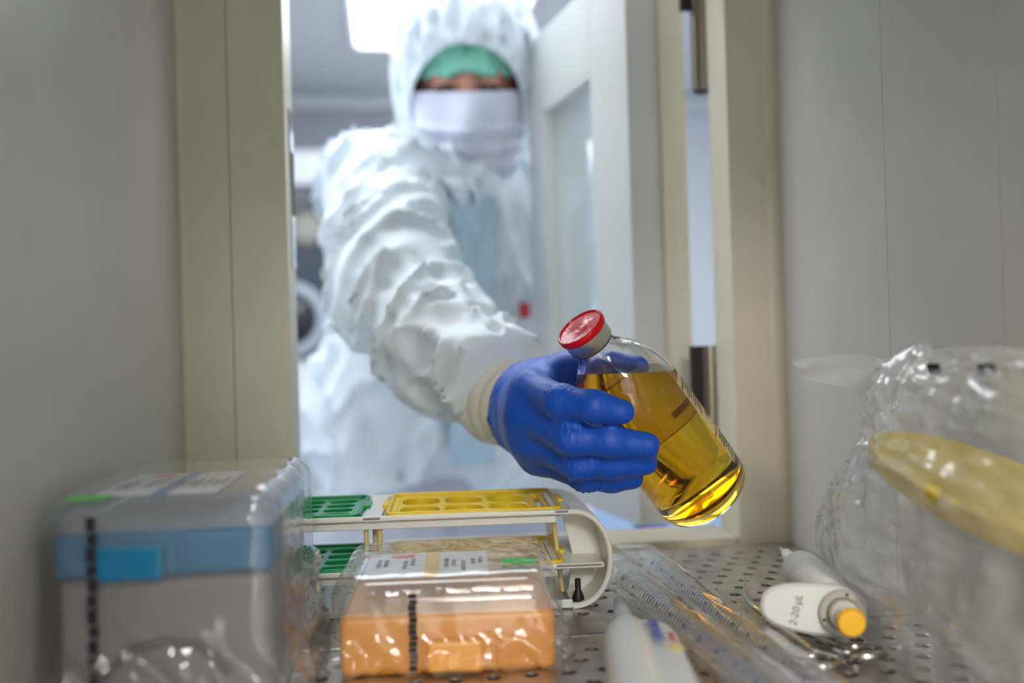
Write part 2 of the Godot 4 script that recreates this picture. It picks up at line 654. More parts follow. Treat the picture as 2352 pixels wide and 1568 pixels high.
	part(b, "body", Geo.new().add(rbox(Vector3(1.1, 0.95, 0.5), 0.01), at(Vector3(0, 0.475, 0))), M.room_white)
	for k in 3:
		var dr := part(b, "drawer", Geo.new().add(rbox(Vector3(0.32, 0.5, 0.02), 0.006), at(Vector3(-0.36 + 0.36 * k, 0.64, 0.258))), M.blue_plastic)
		part(dr, "handle", Geo.new().add(rbox(Vector3(0.14, 0.015, 0.02), 0.005), at(Vector3(-0.36 + 0.36 * k, 0.82, 0.275))), M.chrome)

const L := -0.1835
const RR := 0.373
const FAR := -0.92
const OL := -0.0895
const OR := 0.3270

func chamber() -> void:
	var near := 0.14
	struct("chamber_floor", block(Vector3(L - 0.03, -0.15, FAR - 0.06), Vector3(RR + 0.03, -0.12, near)), M.steel, "steel floor pan beneath the perforated trays", "floor")
	struct("chamber_ceiling", block(Vector3(L - 0.03, 0.69, FAR - 0.05), Vector3(RR + 0.03, 0.72, near)), M.cream_wall, "cream painted top of the transfer chamber", "ceiling")
	struct("wall_chamber_left", block(Vector3(L - 0.03, -0.12, FAR - 0.05), Vector3(L, 0.69, near)), M.cream_wall, "cream painted inner chamber wall beside the blue-banded tip box", "wall")
	# right side wall: three sheets with fine joints
	var zs := [FAR - 0.05, -0.708, -0.567, near]
	for k in 3:
		struct("wall_chamber_right", block(Vector3(RR, -0.12, zs[k] + (0.0001 if k else 0.0)), Vector3(RR + 0.012, 0.69, zs[k + 1] - 0.0001), 0.0006), M.cream_wall, ["grey-cream chamber side sheet reaching the door frame corner", "grey-cream chamber side sheet between two fine vertical joints", "grey-cream chamber side sheet behind the clear bag"][k], "wall")
	struct("wall_chamber_backing", block(Vector3(RR + 0.012, -0.12, FAR - 0.05), Vector3(RR + 0.03, 0.69, near)), M.cream_wall, "outer skin of the chamber behind its side sheets", "wall")
	# rounded inner corners
	for s in [0, 1]:
		var cg := Geo.new()
		var x := L if s == 0 else RR
		var sx := 1.0 if s == 0 else -1.0
		var rr := 0.010 if s else 0.005
		var prev := -1
		for k in 9:
			var th := PI / 2 * k / 8
			var q := Vector3(x + sx * rr * (1 - sin(th)), 0, FAR + rr * (1 - cos(th)))
			var nn := Vector3(sx * sin(th), 0, cos(th))
			var a := cg.p(q + Vector3(0, -0.12, 0), nn)
			cg.p(q + Vector3(0, 0.69, 0), nn)
			if prev >= 0:
				cg.quad(prev, prev + 1, a + 1, a)
			prev = a
		struct("trim_%d" % (2 + s), cg, M.cream, ["rounded inner corner of the chamber beside its latch jamb", "rounded inner corner of the chamber beside its hinge jamb"][s], "trim")
	# frame round the opening
	var f := thing("door_frame", "cream steel frame around the opening of the transfer chamber", "frame", Vector3(0, 0, FAR))
	part(f, "corner_strip", block(Vector3(L, -0.12, -0.05), Vector3(-0.1398, 0.69, 0.0), 0.0008), M.cream)
	part(f, "latch_jamb", block(Vector3(-0.1396, -0.12, -0.075), Vector3(OL, 0.69, 0.0015), 0.0015), M.cream)
	part(f, "hinge_jamb", block(Vector3(OR, -0.12, -0.055), Vector3(RR, 0.69, 0.0), 0.0015), M.cream)
	part(f, "head", block(Vector3(OL, 0.62, -0.055), Vector3(OR, 0.69, 0.0), 0.0015), M.cream)
	part(f, "sill", block(Vector3(OL, -0.12, -0.075), Vector3(OR, 0.006, -0.004), 0.0015), M.cream)
	var sp := part(f, "strike_plate", block(Vector3(OL, 0.275, -0.066), Vector3(OL + 0.0016, 0.425, -0.034), 0.0006), M.chrome, "steel strike plate")
	part(sp, "latch_slot", block(Vector3(OL + 0.0012, 0.325, -0.058), Vector3(OL + 0.0024, 0.385, -0.042), 0.0004), M.hinge_dark)
	f.set_meta("kind", "structure")

	# the open door
	var dx := Vector3(-0.170, 0, -0.985).normalized()      # from hinge edge to free edge
	var dz := Vector3(0.985, 0, -0.170).normalized()       # from inner face to outer face
	var d := thing("door_1", "open white steel door with a glass window beside the person", "door", Vector3(0.2585, 0, -1.035))
	d.basis = Basis(dx, Vector3.UP, dx.cross(Vector3.UP))
	d.set_meta("kind", "structure")
	# local: x along the door, y up, z = thickness direction (dx cross up)
	var zin := 0.0
	var zs2: float = signf(dz.dot(dx.cross(Vector3.UP)))
	var th := 0.066 * zs2
	var W := 0.345
	var top := 0.615
	var a0 := 0.108
	var a1 := 0.285
	var y0 := 0.085
	var y1 := 0.515
	for e in [["hinge_stile", 0.0, a0, 0.0, top], ["free_stile", a1, W, 0.0, top], ["bottom_rail", a0, a1, 0.0, y0], ["top_rail", a0, a1, y1, top]]:
		part(d, e[0], block(Vector3(e[1], e[3], minf(zin, th)), Vector3(e[2], e[4], maxf(zin, th)), 0.002), M.door)
	part(d, "edge_strip", block(Vector3(-0.004, 0.004, minf(th * 0.55, th)), Vector3(0.0, top - 0.004, maxf(th * 0.55, th)), 0.001), M.cream, "cream edge strip of the door")
	var pane := part(d, "window_pane", block(Vector3(a0, y0, minf(th * 0.2, th * 0.26)), Vector3(a1, y1, maxf(th * 0.2, th * 0.26)), 0.0005), M.pane, "greenish window pane")
	part(pane, "glazing_bead", Geo.new().add(block(Vector3(a0, y1 - 0.008, minf(0.0, th * 0.2)), Vector3(a1, y1, maxf(0.0, th * 0.2)), 0.001)).add(block(Vector3(a1 - 0.008, y0, minf(0.0, th * 0.2)), Vector3(a1, y1, maxf(0.0, th * 0.2)), 0.001)), M.door)
	for y in [[0.452, 0.62], [0.02, 0.190]]:
		var h := thing("door_hinge", "barrel hinge between the chamber frame and the open door, " + ("upper one of the pair" if y[0] > 0.3 else "lower one below the bottle cap"), "hinge", Vector3(0.3262, y[0], -0.992), Vector3.ZERO, "door hinges")
		var hh: float = y[1] - y[0]
		part(h, "barrel", lathe([Vector2(0, 0), Vector2(0.0085, 0), Vector2(0.010, 0.0015), Vector2(0.010, hh * 0.5 - 0.0006), Vector2(0.0092, hh * 0.5 - 0.0004), Vector2(0.0092, hh * 0.5 + 0.0004), Vector2(0.010, hh * 0.5 + 0.0006), Vector2(0.010, hh), Vector2(0, hh)], 32), M.hinge)
		part(h, "leaf", block(Vector3(-0.020, 0.03 if y[0] < 0.3 else hh * 0.5, -0.006), Vector3(-0.008, hh, 0.004), 0.001), M.hinge_dark)
		part(h, "end_cap", Geo.new().add(lathe([Vector2(0, -0.002), Vector2(0.0075, -0.002), Vector2(0.0085, 0.0), Vector2(0.0, 0.0)], 24)), M.hinge_dark)

func tray(z_far: float, z_near: float, label: String, ox: float, oz: float, shear: float, edge: float) -> void:
	var g := Geo.new()
	var x0 := L + 0.004
	var x1 := RR - 0.004
	var px := 0.0224
	var pz := 0.0204
	var hx := Vector3(px / 2, 0, -shear * px / 2)
	var hz := Vector3(0, 0, pz / 2)
	var nrow := int((z_near - z_far - 0.03) / pz)
	var ncol := int((x1 - x0 - 0.03) / px)
	var r := 0.0046
	var drop := shear * (x1 - x0) / 2.0
	for rr in nrow:
		var zc := oz + rr * pz
		if zc - pz / 2 - drop < z_far + 0.004 or zc + pz / 2 + drop > z_near - 0.004:
			continue
		var odd := absi(int(round((zc - oz) / pz))) % 2
		var xa := ox + (px / 2 if odd else 0.0)
		var first := 99.0
		var last := -99.0
		var k := int(ceil((x0 + 0.02 - xa) / px))
		while xa + k * px < x1 - 0.02:
			var xc := xa + k * px
			pierced(g, Vector3(xc, 0, zc - shear * (xc - 0.09)), hx, hz, r, r, 0.0016, edge, 16, 2.0, false)
			first = minf(first, xc - px / 2)
			last = maxf(last, xc + px / 2)
			k += 1
		for s in [[x0, first], [last, x1]]:
			var za: float = zc - shear * (s[0] - 0.09)
			var zb: float = zc - shear * (s[1] - 0.09)
			g.face(Vector3(s[0], 0, za - pz / 2), Vector3(s[1], 0, zb - pz / 2), Vector3(s[1], 0, zb + pz / 2), Vector3(s[0], 0, za + pz / 2), Vector3.UP)
	# plain margins up to the edges, and the turned-down lips
	var zf := 99.0
	var zn := -99.0
	for q in nrow:
		var zc := oz + q * pz
		if zc - pz / 2 - drop < z_far + 0.004 or zc + pz / 2 + drop > z_near - 0.004:
			continue
		zf = minf(zf, zc - pz / 2)
		zn = maxf(zn, zc + pz / 2)
	var sa := -shear * (x0 - 0.09)
	var sb := -shear * (x1 - 0.09)
	g.face(Vector3(x0, 0, z_far), Vector3(x1, 0, z_far), Vector3(x1, 0, zf + sb), Vector3(x0, 0, zf + sa), Vector3.UP)
	g.face(Vector3(x0, 0, zn + sa), Vector3(x1, 0, zn + sb), Vector3(x1, 0, z_near), Vector3(x0, 0, z_near), Vector3.UP)
	for s in 2:
		var z := z_far if s == 0 else z_near
		var nz := -1.0 if s == 0 else 1.0
		var prev := -1
		for k in 7:
			var th := PI / 2 * minf(k, 5) / 5.0
			var q := Vector3(0, -0.004 * (1 - cos(th)) - (0.014 if k == 6 else 0.0), z + nz * 0.004 * sin(th))
			var nn := Vector3(0, cos(th), nz * sin(th))
			var a := g.p(Vector3(x0, q.y, q.z), nn)
			g.p(Vector3(x1, q.y, q.z), nn)
			if prev >= 0:
				g.quad(prev, prev + 1, a + 1, a)
			prev = a
	single("perforated_tray", g, M.steel, label, "tray", "perforated steel trays")

# ---------------------------------------------------------------- the bottle
func bottle() -> void:
	var cap := Vector3(0.1353, 0.2057, -0.7016)
	var bot := Vector3(0.2449, 0.0720, -0.7640)
	var up := (cap - bot).normalized()
	var z := (Vector3(0, 0.19, 0) - bot)
	z = (z - up * z.dot(up)).normalized()         # local z looks toward the opening's front
	var x := up.cross(z)
	var t := thing("infusion_bottle", "tilted glass infusion bottle of amber liquid with red cap in gloved hand", "bottle", bot)
	t.basis = Basis(x, up, z)
	var R := 0.038
	var outer := [Vector2(0.0, 0.0035), Vector2(0.012, 0.003), Vector2(0.022, 0.0012), Vector2(0.026, 0.0)]
	for k in 9:
		var th := PI / 2 * k / 8
		outer.append(Vector2(R - 0.011 + 0.011 * sin(th), 0.011 - 0.011 * cos(th)))
	outer.append_array([Vector2(R, 0.03), Vector2(R, 0.06), Vector2(R, 0.09), Vector2(R, 0.108), Vector2(0.0376, 0.117), Vector2(0.0362, 0.126), Vector2(0.0335, 0.135), Vector2(0.0296, 0.143), Vector2(0.0248, 0.150), Vector2(0.0200, 0.1555), Vector2(0.0168, 0.1595), Vector2(0.0152, 0.163), Vector2(0.0148, 0.167)])
	var inner := [Vector2(0.0, 0.008), Vector2(0.014, 0.0072), Vector2(0.022, 0.006)]
	for k in 9:
		var th := PI / 2 * k / 8
		inner.append(Vector2(R - 0.0025 - 0.012 + 0.012 * sin(th), 0.018 - 0.012 * cos(th)))
	inner.append_array([Vector2(R - 0.0025, 0.03), Vector2(R - 0.0025, 0.05), Vector2(R - 0.0025, 0.07), Vector2(R - 0.0025, 0.09), Vector2(R - 0.0025, 0.108), Vector2(0.0352, 0.1165), Vector2(0.0338, 0.125), Vector2(0.0312, 0.1335), Vector2(0.0274, 0.141), Vector2(0.0228, 0.1475), Vector2(0.0180, 0.1525), Vector2(0.0142, 0.1575), Vector2(0.0122, 0.162), Vector2(0.0118, 0.167)])
	# split the inner wall at the level of the liquid
	var level := 0.1717
	var wall := lathe(inner, 96, 0, TAU, true)
	var above := Geo.new()
	var below := Geo.new()
	var xf := t.transform
	for a in range(0, wall.i.size(), 3):
		var idx := [wall.i[a], wall.i[a + 1], wall.i[a + 2]]
		for side in 2:
			var pts := []
			for k in 3:
				var i0: int = idx[k]
				var i1: int = idx[(k + 1) % 3]
				var h0: float = (xf * wall.v[i0]).y - level
				var h1: float = (xf * wall.v[i1]).y - level
				if side == 0:
					h0 = -h0
					h1 = -h1
				if h0 <= 0.0:
					pts.append([wall.v[i0], wall.n[i0]])
				if (h0 < 0.0) != (h1 < 0.0) and h0 != h1:
					var s := h0 / (h0 - h1)
					pts.append([wall.v[i0].lerp(wall.v[i1], s), wall.n[i0].lerp(wall.n[i1], s).normalized()])
			var g := above if side == 0 else below
			if pts.size() >= 3:
				var k0 := g.v.size()
				for q in pts:
					g.p(q[0], q[1])
				for k in range(1, pts.size() - 1):
					g.tri(k0, k0 + k, k0 + k + 1)
	var glass := lathe(outer, 96)
	glass.add(above)
	part(t, "glass", glass, M.glass, "clear glass bottle wall")
	# the level surface of the liquid
	var inv := xf.affine_inverse()
	var cen := bot + up * ((level - bot.y) / up.y)
	var topg := Geo.new()
	var nl := (inv.basis * Vector3.UP).normalized()
	var c0 := topg.p(inv * cen, nl)
	for k in 97:
		var th := TAU * k / 96
		var dir := Vector3(cos(th), 0, sin(th))
		var lo := 0.0
		var hi := 0.09
		for it in 26:
			var m := (lo + hi) / 2
			var q := inv * (cen + dir * m)
			var r := radius_at(inner, q.y)
			if Vector2(q.x, q.z).length() < r:
				lo = m
			else:
				hi = m
		var lastq := inv * (cen + dir * lo)
		topg.p(lastq, nl)
		if k:
			topg.tri(c0, c0 + k, c0 + k + 1)
	var lm := below.into(ArrayMesh.new())
	var liq := part(t, "liquid", lm, M.liquid, "amber liquid")
	part(liq, "liquid_surface", topg, M.liquid_top)
	# closure
	part(t, "stopper", lathe([Vector2(0.0, 0.1665), Vector2(0.0158, 0.1665), Vector2(0.0164, 0.168), Vector2(0.0164, 0.171), Vector2(0.0, 0.171)], 48), M.rubber, "dark rubber stopper rim")
	part(t, "aluminium_collar", lathe([Vector2(0.0150, 0.1685), Vector2(0.0166, 0.1682), Vector2(0.0172, 0.169), Vector2(0.0172, 0.1785), Vector2(0.0160, 0.1797), Vector2(0.0, 0.1797)], 64), M.alu, "silver aluminium crimp collar")
	var cg := lathe([Vector2(0.0, 0.1790), Vector2(0.0176, 0.1790), Vector2(0.0184, 0.1796), Vector2(0.0187, 0.1808), Vector2(0.0187, 0.1830), Vector2(0.0183, 0.1840), Vector2(0.0176, 0.1844), Vector2(0.0169, 0.1842), Vector2(0.0164, 0.1834), Vector2(0.0050, 0.1834), Vector2(0.0048, 0.18347), Vector2(0.0046, 0.1834), Vector2(0.0, 0.1834)], 72)
	part(t, "flip_off_cap", cg, bumpy(M.red.duplicate(), 31, 0.02, 30.0, 0.012), "glossy red flip-off cap")
	# labels on the bottle's side and back
	var lab := lathe([Vector2(R + 0.0003, 0.054), Vector2(R + 0.0003, 0.118 - 0.006)], 40, deg_to_rad(56), deg_to_rad(132))
	var lp := part(t, "label_paper", lab, M.bottle_label, "pale paper label around the far side")
	var ink := func(y0: float, y1: float, a0: float, a1: float, m: Material, nm: String, r := 0.0005) -> void:
		part(lp, nm, lathe([Vector2(R + r, y0), Vector2(R + r, y1)], 24, deg_to_rad(a0), deg_to_rad(a1 - a0)), m)
	ink.call(0.0540, 0.0552, 56.0, 188.0, mat(rgb(200, 60, 30), 0.6), "red_line")
	ink.call(0.1035, 0.1050, 58.0, 84.0, mat(rgb(20, 96, 60), 0.6), "green_line")
	ink.call(0.064, 0.070, 72.0, 170.0, mat(rgb(110, 100, 70), 0.7), "print_band")
	for k in 9:
		ink.call(0.076 + 0.003 * k, 0.0768 + 0.003 * k, 60.0 + 2 * (k % 3), 78.0 + 4 * ((k * 7) % 4), M.ink, "print_line")
	for k in 3:
		ink.call(0.074, 0.104, 118.0 + 16 * k, 121.0 + 16 * k, mat(rgb(150, 140, 100), 0.7), "print_column")
	var lab2 := lathe([Vector2(R + 0.0003, 0.024), Vector2(R + 0.0003, 0.0525)], 12, deg_to_rad(56), deg_to_rad(40))
	var lp2 := part(t, "side_label", lab2, M.bottle_label, "small side label with fine print")
	for k in 7:
		part(lp2, "print_line", lathe([Vector2(R + 0.0005, 0.028 + 0.0033 * k), Vector2(R + 0.0005, 0.0292 + 0.0033 * k)], 8, deg_to_rad(59 + (k * 5) % 4), deg_to_rad(20 + (k * 3) % 9)), mat(rgb(60, 100, 60), 0.7) if k < 3 else M.ink)
	part(lp2, "red_edge", lathe([Vector2(R + 0.0005, 0.0242), Vector2(R + 0.0005, 0.0252)], 8, deg_to_rad(56), deg_to_rad(40)), M.red_print)
	# a green line printed on the back of the glass
	part(t, "green_mark", lathe([Vector2(R + 0.0004, 0.106), Vector2(R + 0.0004, 0.1075)], 16, deg_to_rad(176), deg_to_rad(40)), mat(rgb(96, 170, 30), 0.6), "green line on the back of the glass")

func radius_at(prof: Array, y: float) -> float:
	for k in prof.size() - 1:
		var a: Vector2 = prof[k]
		var b: Vector2 = prof[k + 1]
		if y >= a.y and y <= b.y and b.y > a.y and a.x > 0.02:
			return lerpf(a.x, b.x, (y - a.y) / (b.y - a.y))
		if y >= a.y and y <= b.y and b.y > a.y and k > 12:
			return lerpf(a.x, b.x, (y - a.y) / (b.y - a.y))
	return 0.0

# ---------------------------------------------------------------- the person
var head_c := Vector3(0.1200, 0.583, -1.432)

func person() -> void:
	var hand_w := Vector3(0.1169, 0.1384, -0.8547)
	var elbow := Vector3(0.0064, 0.2640, -1.1068)
	var fore := Vector3(0.0560, 0.1900, -0.9950)
	var sh_r := Vector3(-0.0080, 0.4080, -1.3400)
	var sh_l := Vector3(0.3100, 0.4300, -1.600)
	var chest := Vector3(0.0908, 0.300, -1.530)
	var belly := Vector3(0.0887, 0.100, -1.600)
	var pelvis := Vector3(0.090, -0.060, -1.660)
	var neck := Vector3(0.1167, 0.435, -1.475)
	var fwd := Vector3(-0.075, -0.315, 0.946).normalized()
	var right := Vector3.UP.cross(fwd).normalized()
	var hb := Basis(right, fwd.cross(right), fwd)
	var hx := Transform3D(hb, head_c)
	var hinv := hx.affine_inverse()
	var hip_r := Vector3(0.000, -0.10, -1.66)
	var hip_l := Vector3(0.180, -0.10, -1.66)
	var knee_r := Vector3(-0.02, -0.55, -1.62)
	var knee_l := Vector3(0.21, -0.55, -1.64)
	var ank_r := Vector3(-0.03, -0.97, -1.70)
	var ank_l := Vector3(0.23, -0.97, -1.72)
	var elb_l := Vector3(0.40, 0.16, -1.66)
	var wr_l := Vector3(0.41, -0.08, -1.58)
	# ---- body, under the clothes
	var bb := [
		bone(neck + Vector3(0, -0.02, -0.02), head_c + Vector3(0, -0.03, -0.01), 0.05), bone(neck, chest, 0.045, 0.08),
		bone(sh_r, sh_l, 0.035), bone(chest + Vector3(-0.06, 0, 0), belly + Vector3(-0.05, 0, 0), 0.08), bone(chest + Vector3(0.06, 0, 0), belly + Vector3(0.05, 0, 0), 0.08),
		bone(belly + Vector3(-0.05, 0, 0), hip_r, 0.08), bone(belly + Vector3(0.05, 0, 0), hip_l, 0.08), bone(hip_r, hip_l, 0.085),
		bone(hip_r, knee_r, 0.07, 0.05), bone(knee_r, ank_r, 0.05, 0.035), bone(hip_l, knee_l, 0.07, 0.05), bone(knee_l, ank_l, 0.05, 0.035),
		bone(ank_r, ank_r + Vector3(-0.01, -0.04, 0.13), 0.032, 0.022), bone(ank_l, ank_l + Vector3(0.01, -0.04, 0.13), 0.032, 0.022),
		bone(sh_r, elbow, 0.045, 0.036), bone(elbow, fore, 0.036, 0.030), bone(fore, hand_w, 0.030, 0.024),
		bone(sh_l, elb_l, 0.045, 0.036), bone(elb_l, wr_l, 0.034, 0.024)]
	var head_f := func(q: Vector3) -> float:
		var l: Vector3 = hinv * q
		var e := Vector3(l.x / 0.075, l.y / 0.115, l.z / 0.096)
		var d := (e.length() - 1.0) * 0.075
		# jaw, brow, nose, sockets
		var jaw := (Vector3(l.x / 0.052, (l.y + 0.072) / 0.045, (l.z - 0.04) / 0.05).length() - 1.0) * 0.045
		var h := maxf(0.03 - absf(d - jaw), 0.0) / 0.03
		d = minf(d, jaw) - h * h * 0.0075
		for s in [-1.0, 1.0]:
			var bro := (Vector3((l.x - s * 0.028) / 0.022, (l.y - 0.012) / 0.008, (l.z - 0.086) / 0.010).length() - 1.0) * 0.008
			h = maxf(0.012 - absf(d - bro), 0.0) / 0.012
			d = minf(d, bro) - h * h * 0.003
			var sock := (Vector3((l.x - s * 0.031) / 0.019, (l.y + 0.004) / 0.010, (l.z - 0.098) / 0.014).length() - 1.0) * 0.010
			d = maxf(d, -sock)
			var lid := (Vector3((l.x - s * 0.031) / 0.017, (l.y + 0.001) / 0.009, (l.z - 0.084) / 0.011).length() - 1.0) * 0.009
			d = minf(d, lid)
			var ear := (Vector3((l.x - s * 0.079) / 0.008, (l.y + 0.01) / 0.03, (l.z + 0.005) / 0.018).length() - 1.0) * 0.008
			d = minf(d, ear)
		var na := Vector3(0, 0.006, 0.094)
		var nb := Vector3(0, -0.034, 0.112)
		var tt := clampf((l - na).dot(nb - na) / (nb - na).length_squared(), 0, 1)
		var nose := (l - na.lerp(nb, tt)).length() - lerpf(0.006, 0.012, tt)
		h = maxf(0.012 - absf(d - nose), 0.0) / 0.012
		return minf(d, nose) - h * h * 0.003
	var body_f := func(q: Vector3) -> float:
		var d := sd(q, bb, 0.05)
		if (q - head_c).length_squared() > 0.04:
			return d
		var e: float = head_f.call(q)
		var h := maxf(0.02 - absf(d - e), 0.0) / 0.02
		return minf(d, e) - h * h * 0.005
	var g := nets(body_f, Vector3(-0.12, -1.06, -1.82), Vector3(0.50, 0.50, -0.84), 0.014)
	g.add(nets(body_f, head_c + Vector3(-0.13, -0.085, -0.13), head_c + Vector3(0.13, 0.14, 0.15), 0.004))
	var pn := part(self, numbered("person"), g, M.skin)
	tag(pn, "person in white hooded coverall, face mask and blue gloves reaching in with a bottle", "person")
	for s in [-1.0, 1.0]:
		part(pn, "eye", Geo.new().add(lathe(ball(0.0105), 20), hx * Transform3D(Basis.from_scale(Vector3(1.25, 0.55, 0.9)), Vector3(s * 0.031, -0.0055, 0.0895))), M.eye, "dark narrowed eye")
		part(pn, "eyebrow", Geo.new().add(tube([hx * Vector3(s * 0.014, 0.010, 0.100), hx * Vector3(s * 0.030, 0.0135, 0.098), hx * Vector3(s * 0.050, 0.009, 0.086)], [0.0022, 0.0028, 0.0014], 8)), M.brow, "dark eyebrow")

	# ---- jacket with sleeves
	var n1 := noise(41, 9.0, 2)
	var n2 := noise(42, 26.0, 2)
	var n3 := noise(43, 5.0, 2)
	var nc := noise(45, 27.0, 1)
	nc.noise_type = FastNoiseLite.TYPE_CELLULAR
	nc.cellular_return_type = FastNoiseLite.RETURN_DISTANCE2_SUB
	var adir := (hand_w - elbow).normalized()
	var pe2 := adir.cross(Vector3.UP).normalized()
	var pe3 := adir.cross(pe2)
	var jb := [
		bone(neck + Vector3(0, -0.02, -0.035), chest + Vector3(0, 0.03, 0), 0.065, 0.130),
		bone(sh_r + Vector3(0.02, 0, -0.02), sh_l + Vector3(-0.03, 0, 0), 0.075),
		bone(chest + Vector3(-0.045, 0.02, 0), belly + Vector3(-0.085, 0.0, 0), 0.112, 0.120), bone(chest + Vector3(0.075, 0.02, 0), belly + Vector3(0.095, 0, 0), 0.125, 0.13),
		bone(belly + Vector3(-0.090, -0.01, 0), belly + Vector3(-0.085, -0.08, -0.02), 0.126, 0.118), bone(belly + Vector3(0.09, 0, 0), belly + Vector3(0.09, -0.08, -0.02), 0.135, 0.12),
		bone(sh_l, elb_l, 0.08, 0.065), bone(elb_l, wr_l, 0.062, 0.045)]
	var ab := [bone(sh_r, elbow, 0.078, 0.062), bone(elbow, fore, 0.062, 0.054), bone(fore, hand_w + adir * -0.060, 0.054, 0.041)]
	var jacket_f := func(q: Vector3) -> float:
		var dt := sd(q, jb, 0.07)
		var da := sd(q, ab, 0.03)
		var k := 0.045
		var h := maxf(k - absf(dt - da), 0.0) / k
		var d := minf(dt, da) - h * h * k * 0.25
		if d > 0.06 or d < -0.08:
			return d
		# cut at the hem and at the cuff
		var wrist := (q - (hand_w - adir * 0.052)).dot(adir)
		var w := clampf((q - sh_r).length() / 0.5, 0.0, 1.0)
		if da < dt + 0.02:
			var u := (q - elbow).dot(Vector3(0.45, -0.62, 0.64))
			var vv := q.dot(Vector3(0.84, 0.54, -0.06))
			var ww := q.dot(Vector3(-0.31, 0.57, 0.76))
			var r1 := maxf(0.0, 1.0 - absf(n1.get_noise_3d(u * 1.35 + vv * 0.45, vv * 0.40, ww * 0.40)) * 2.8)
			var wob := 0.012 * n1.get_noise_3d(q.x * 1.2, q.y * 1.2, q.z * 1.2)
			var r2 := clampf(nc.get_noise_3d(q.dot(adir) * 0.62 + wob, q.dot(pe2) * 1.05 - wob, q.dot(pe3) * 1.05) + 1.0, 0.0, 1.0)
			var near := smoothstep(0.26, 0.06, -wrist)
			var crest := 1.0 - minf(1.0, r2 * 1.7)
			d -= r1 * r1 * 0.020 * (1.0 - 0.5 * near) + crest * crest * (0.003 + 0.012 * near) - 0.005
		else:
			var r3 := maxf(0.0, 1.0 - absf(n3.get_noise_3d(q.x * 1.9 + q.y * 0.5, q.y * 0.5, q.z * 1.2)) * 2.8)
			var r4 := maxf(0.0, 1.0 - absf(n1.get_noise_3d(q.x * 0.9 - q.y * 0.4, q.y * 0.4, q.z * 0.7)) * 2.8)
			d -= r3 * r3 * 0.018 + r4 * r4 * 0.010 - 0.004
		d = maxf(d, (-0.020 + 0.02 * sin(q.x * 26.0)) - q.y)
		return maxf(d, wrist)
	var jg := nets(jacket_f, Vector3(-0.20, -0.08, -1.82), Vector3(0.52, 0.56, -0.86), 0.0058, 0.02)
	relax(jg, 2, 0.5)
	var jk := part(pn, "coverall_jacket", jg, M.fabric, "white pale-blue coverall jacket")
	# front flap and collar lie on the jacket
	var flap := func(cols: Array, m: Material, called: String, lift: float) -> void:
		var fg := Geo.new()
		var grid := []
		for row in cols:
			var line := []
			for cc in 7:
				var a: Vector3 = row[0]
				var b: Vector3 = row[1]
				var q: Vector3 = a.lerp(b, cc / 6.0)
				var dir := (Vector3(0, 0.19, 0) - q).normalized()
				var s := q + dir * 0.25
				for it in 40:
					var dd: float = jacket_f.call(s)
					if dd < 0.002:
						break
					s -= dir * dd * 0.7
				line.append(s + dir * (lift * (1.0 - 0.7 * pow(absf(cc / 3.0 - 1.0), 6.0))))
			grid.append(line)
		for r in grid.size():
			for cc in 7:
				var du: Vector3 = grid[r][mini(cc + 1, 6)] - grid[r][maxi(cc - 1, 0)]
				var dv: Vector3 = grid[mini(r + 1, grid.size() - 1)][cc] - grid[maxi(r - 1, 0)][cc]
				var nn := du.cross(dv).normalized()
				fg.p(grid[r][cc], nn if nn.z > 0 else -nn)
		for r in grid.size() - 1:
			for cc in 6:
				var o := r * 7 + cc
				fg.quad(o, o + 1, o + 8, o + 7)
		part(jk, called, fg, m)
	var rows := []
	for k in 16:
		var y := 0.425 - 0.027 * k
		rows.append([Vector3(0.098 - 0.001 * k, y, -1.5), Vector3(0.168 - 0.001 * k, y, -1.5)])
	flap.call(rows, M.fabric_blue, "front_flap", 0.006)
	rows = []
	for k in 4:
		rows.append([Vector3(0.082 + 0.010 * k, 0.452 - 0.016 * k, -1.48), Vector3(0.155 - 0.004 * k, 0.455 - 0.014 * k, -1.48)])
	flap.call(rows, M.fabric, "collar_flap", 0.012)
	rows = []
	for k in 3:
		rows.append([Vector3(0.196, 0.262 - 0.011 * k, -1.5), Vector3(0.213, 0.262 - 0.011 * k, -1.5)])
	flap.call(rows, M.red_print, "red_badge", 0.004)

	# ---- trousers
	var tb := [bone(belly + Vector3(-0.07, -0.06, 0), hip_r + Vector3(-0.02, -0.03, 0), 0.115, 0.115), bone(belly + Vector3(0.07, -0.06, 0), hip_l + Vector3(0.02, -0.03, 0), 0.115, 0.115), bone(hip_r, hip_l, 0.12),
		bone(hip_r, knee_r, 0.115, 0.085), bone(knee_r, ank_r, 0.08, 0.062), bone(hip_l, knee_l, 0.115, 0.085), bone(knee_l, ank_l, 0.08, 0.062),
		bone(ank_r, ank_r + Vector3(-0.01, -0.035, 0.15), 0.046, 0.036), bone(ank_l, ank_l + Vector3(0.01, -0.035, 0.15), 0.046, 0.036)]
	var trouser_f := func(q: Vector3) -> float:
		var d := sd(q, tb, 0.05)
		if d > 0.05:
			return d
		return maxf(d - (1.0 - absf(n1.get_noise_3d(q.x * 1.4, q.y * 0.8, q.z * 1.4)) * 2.2) * 0.009 + 0.005, -1.046 - q.y)
	part(pn, "coverall_trousers", nets(trouser_f, Vector3(-0.22, -1.06, -1.86), Vector3(0.42, 0.08, -1.44), 0.011, 0.02), M.trousers, "white coverall trousers and overshoes")

	# ---- hood
	var nh := noise(44, 14.0, 2)
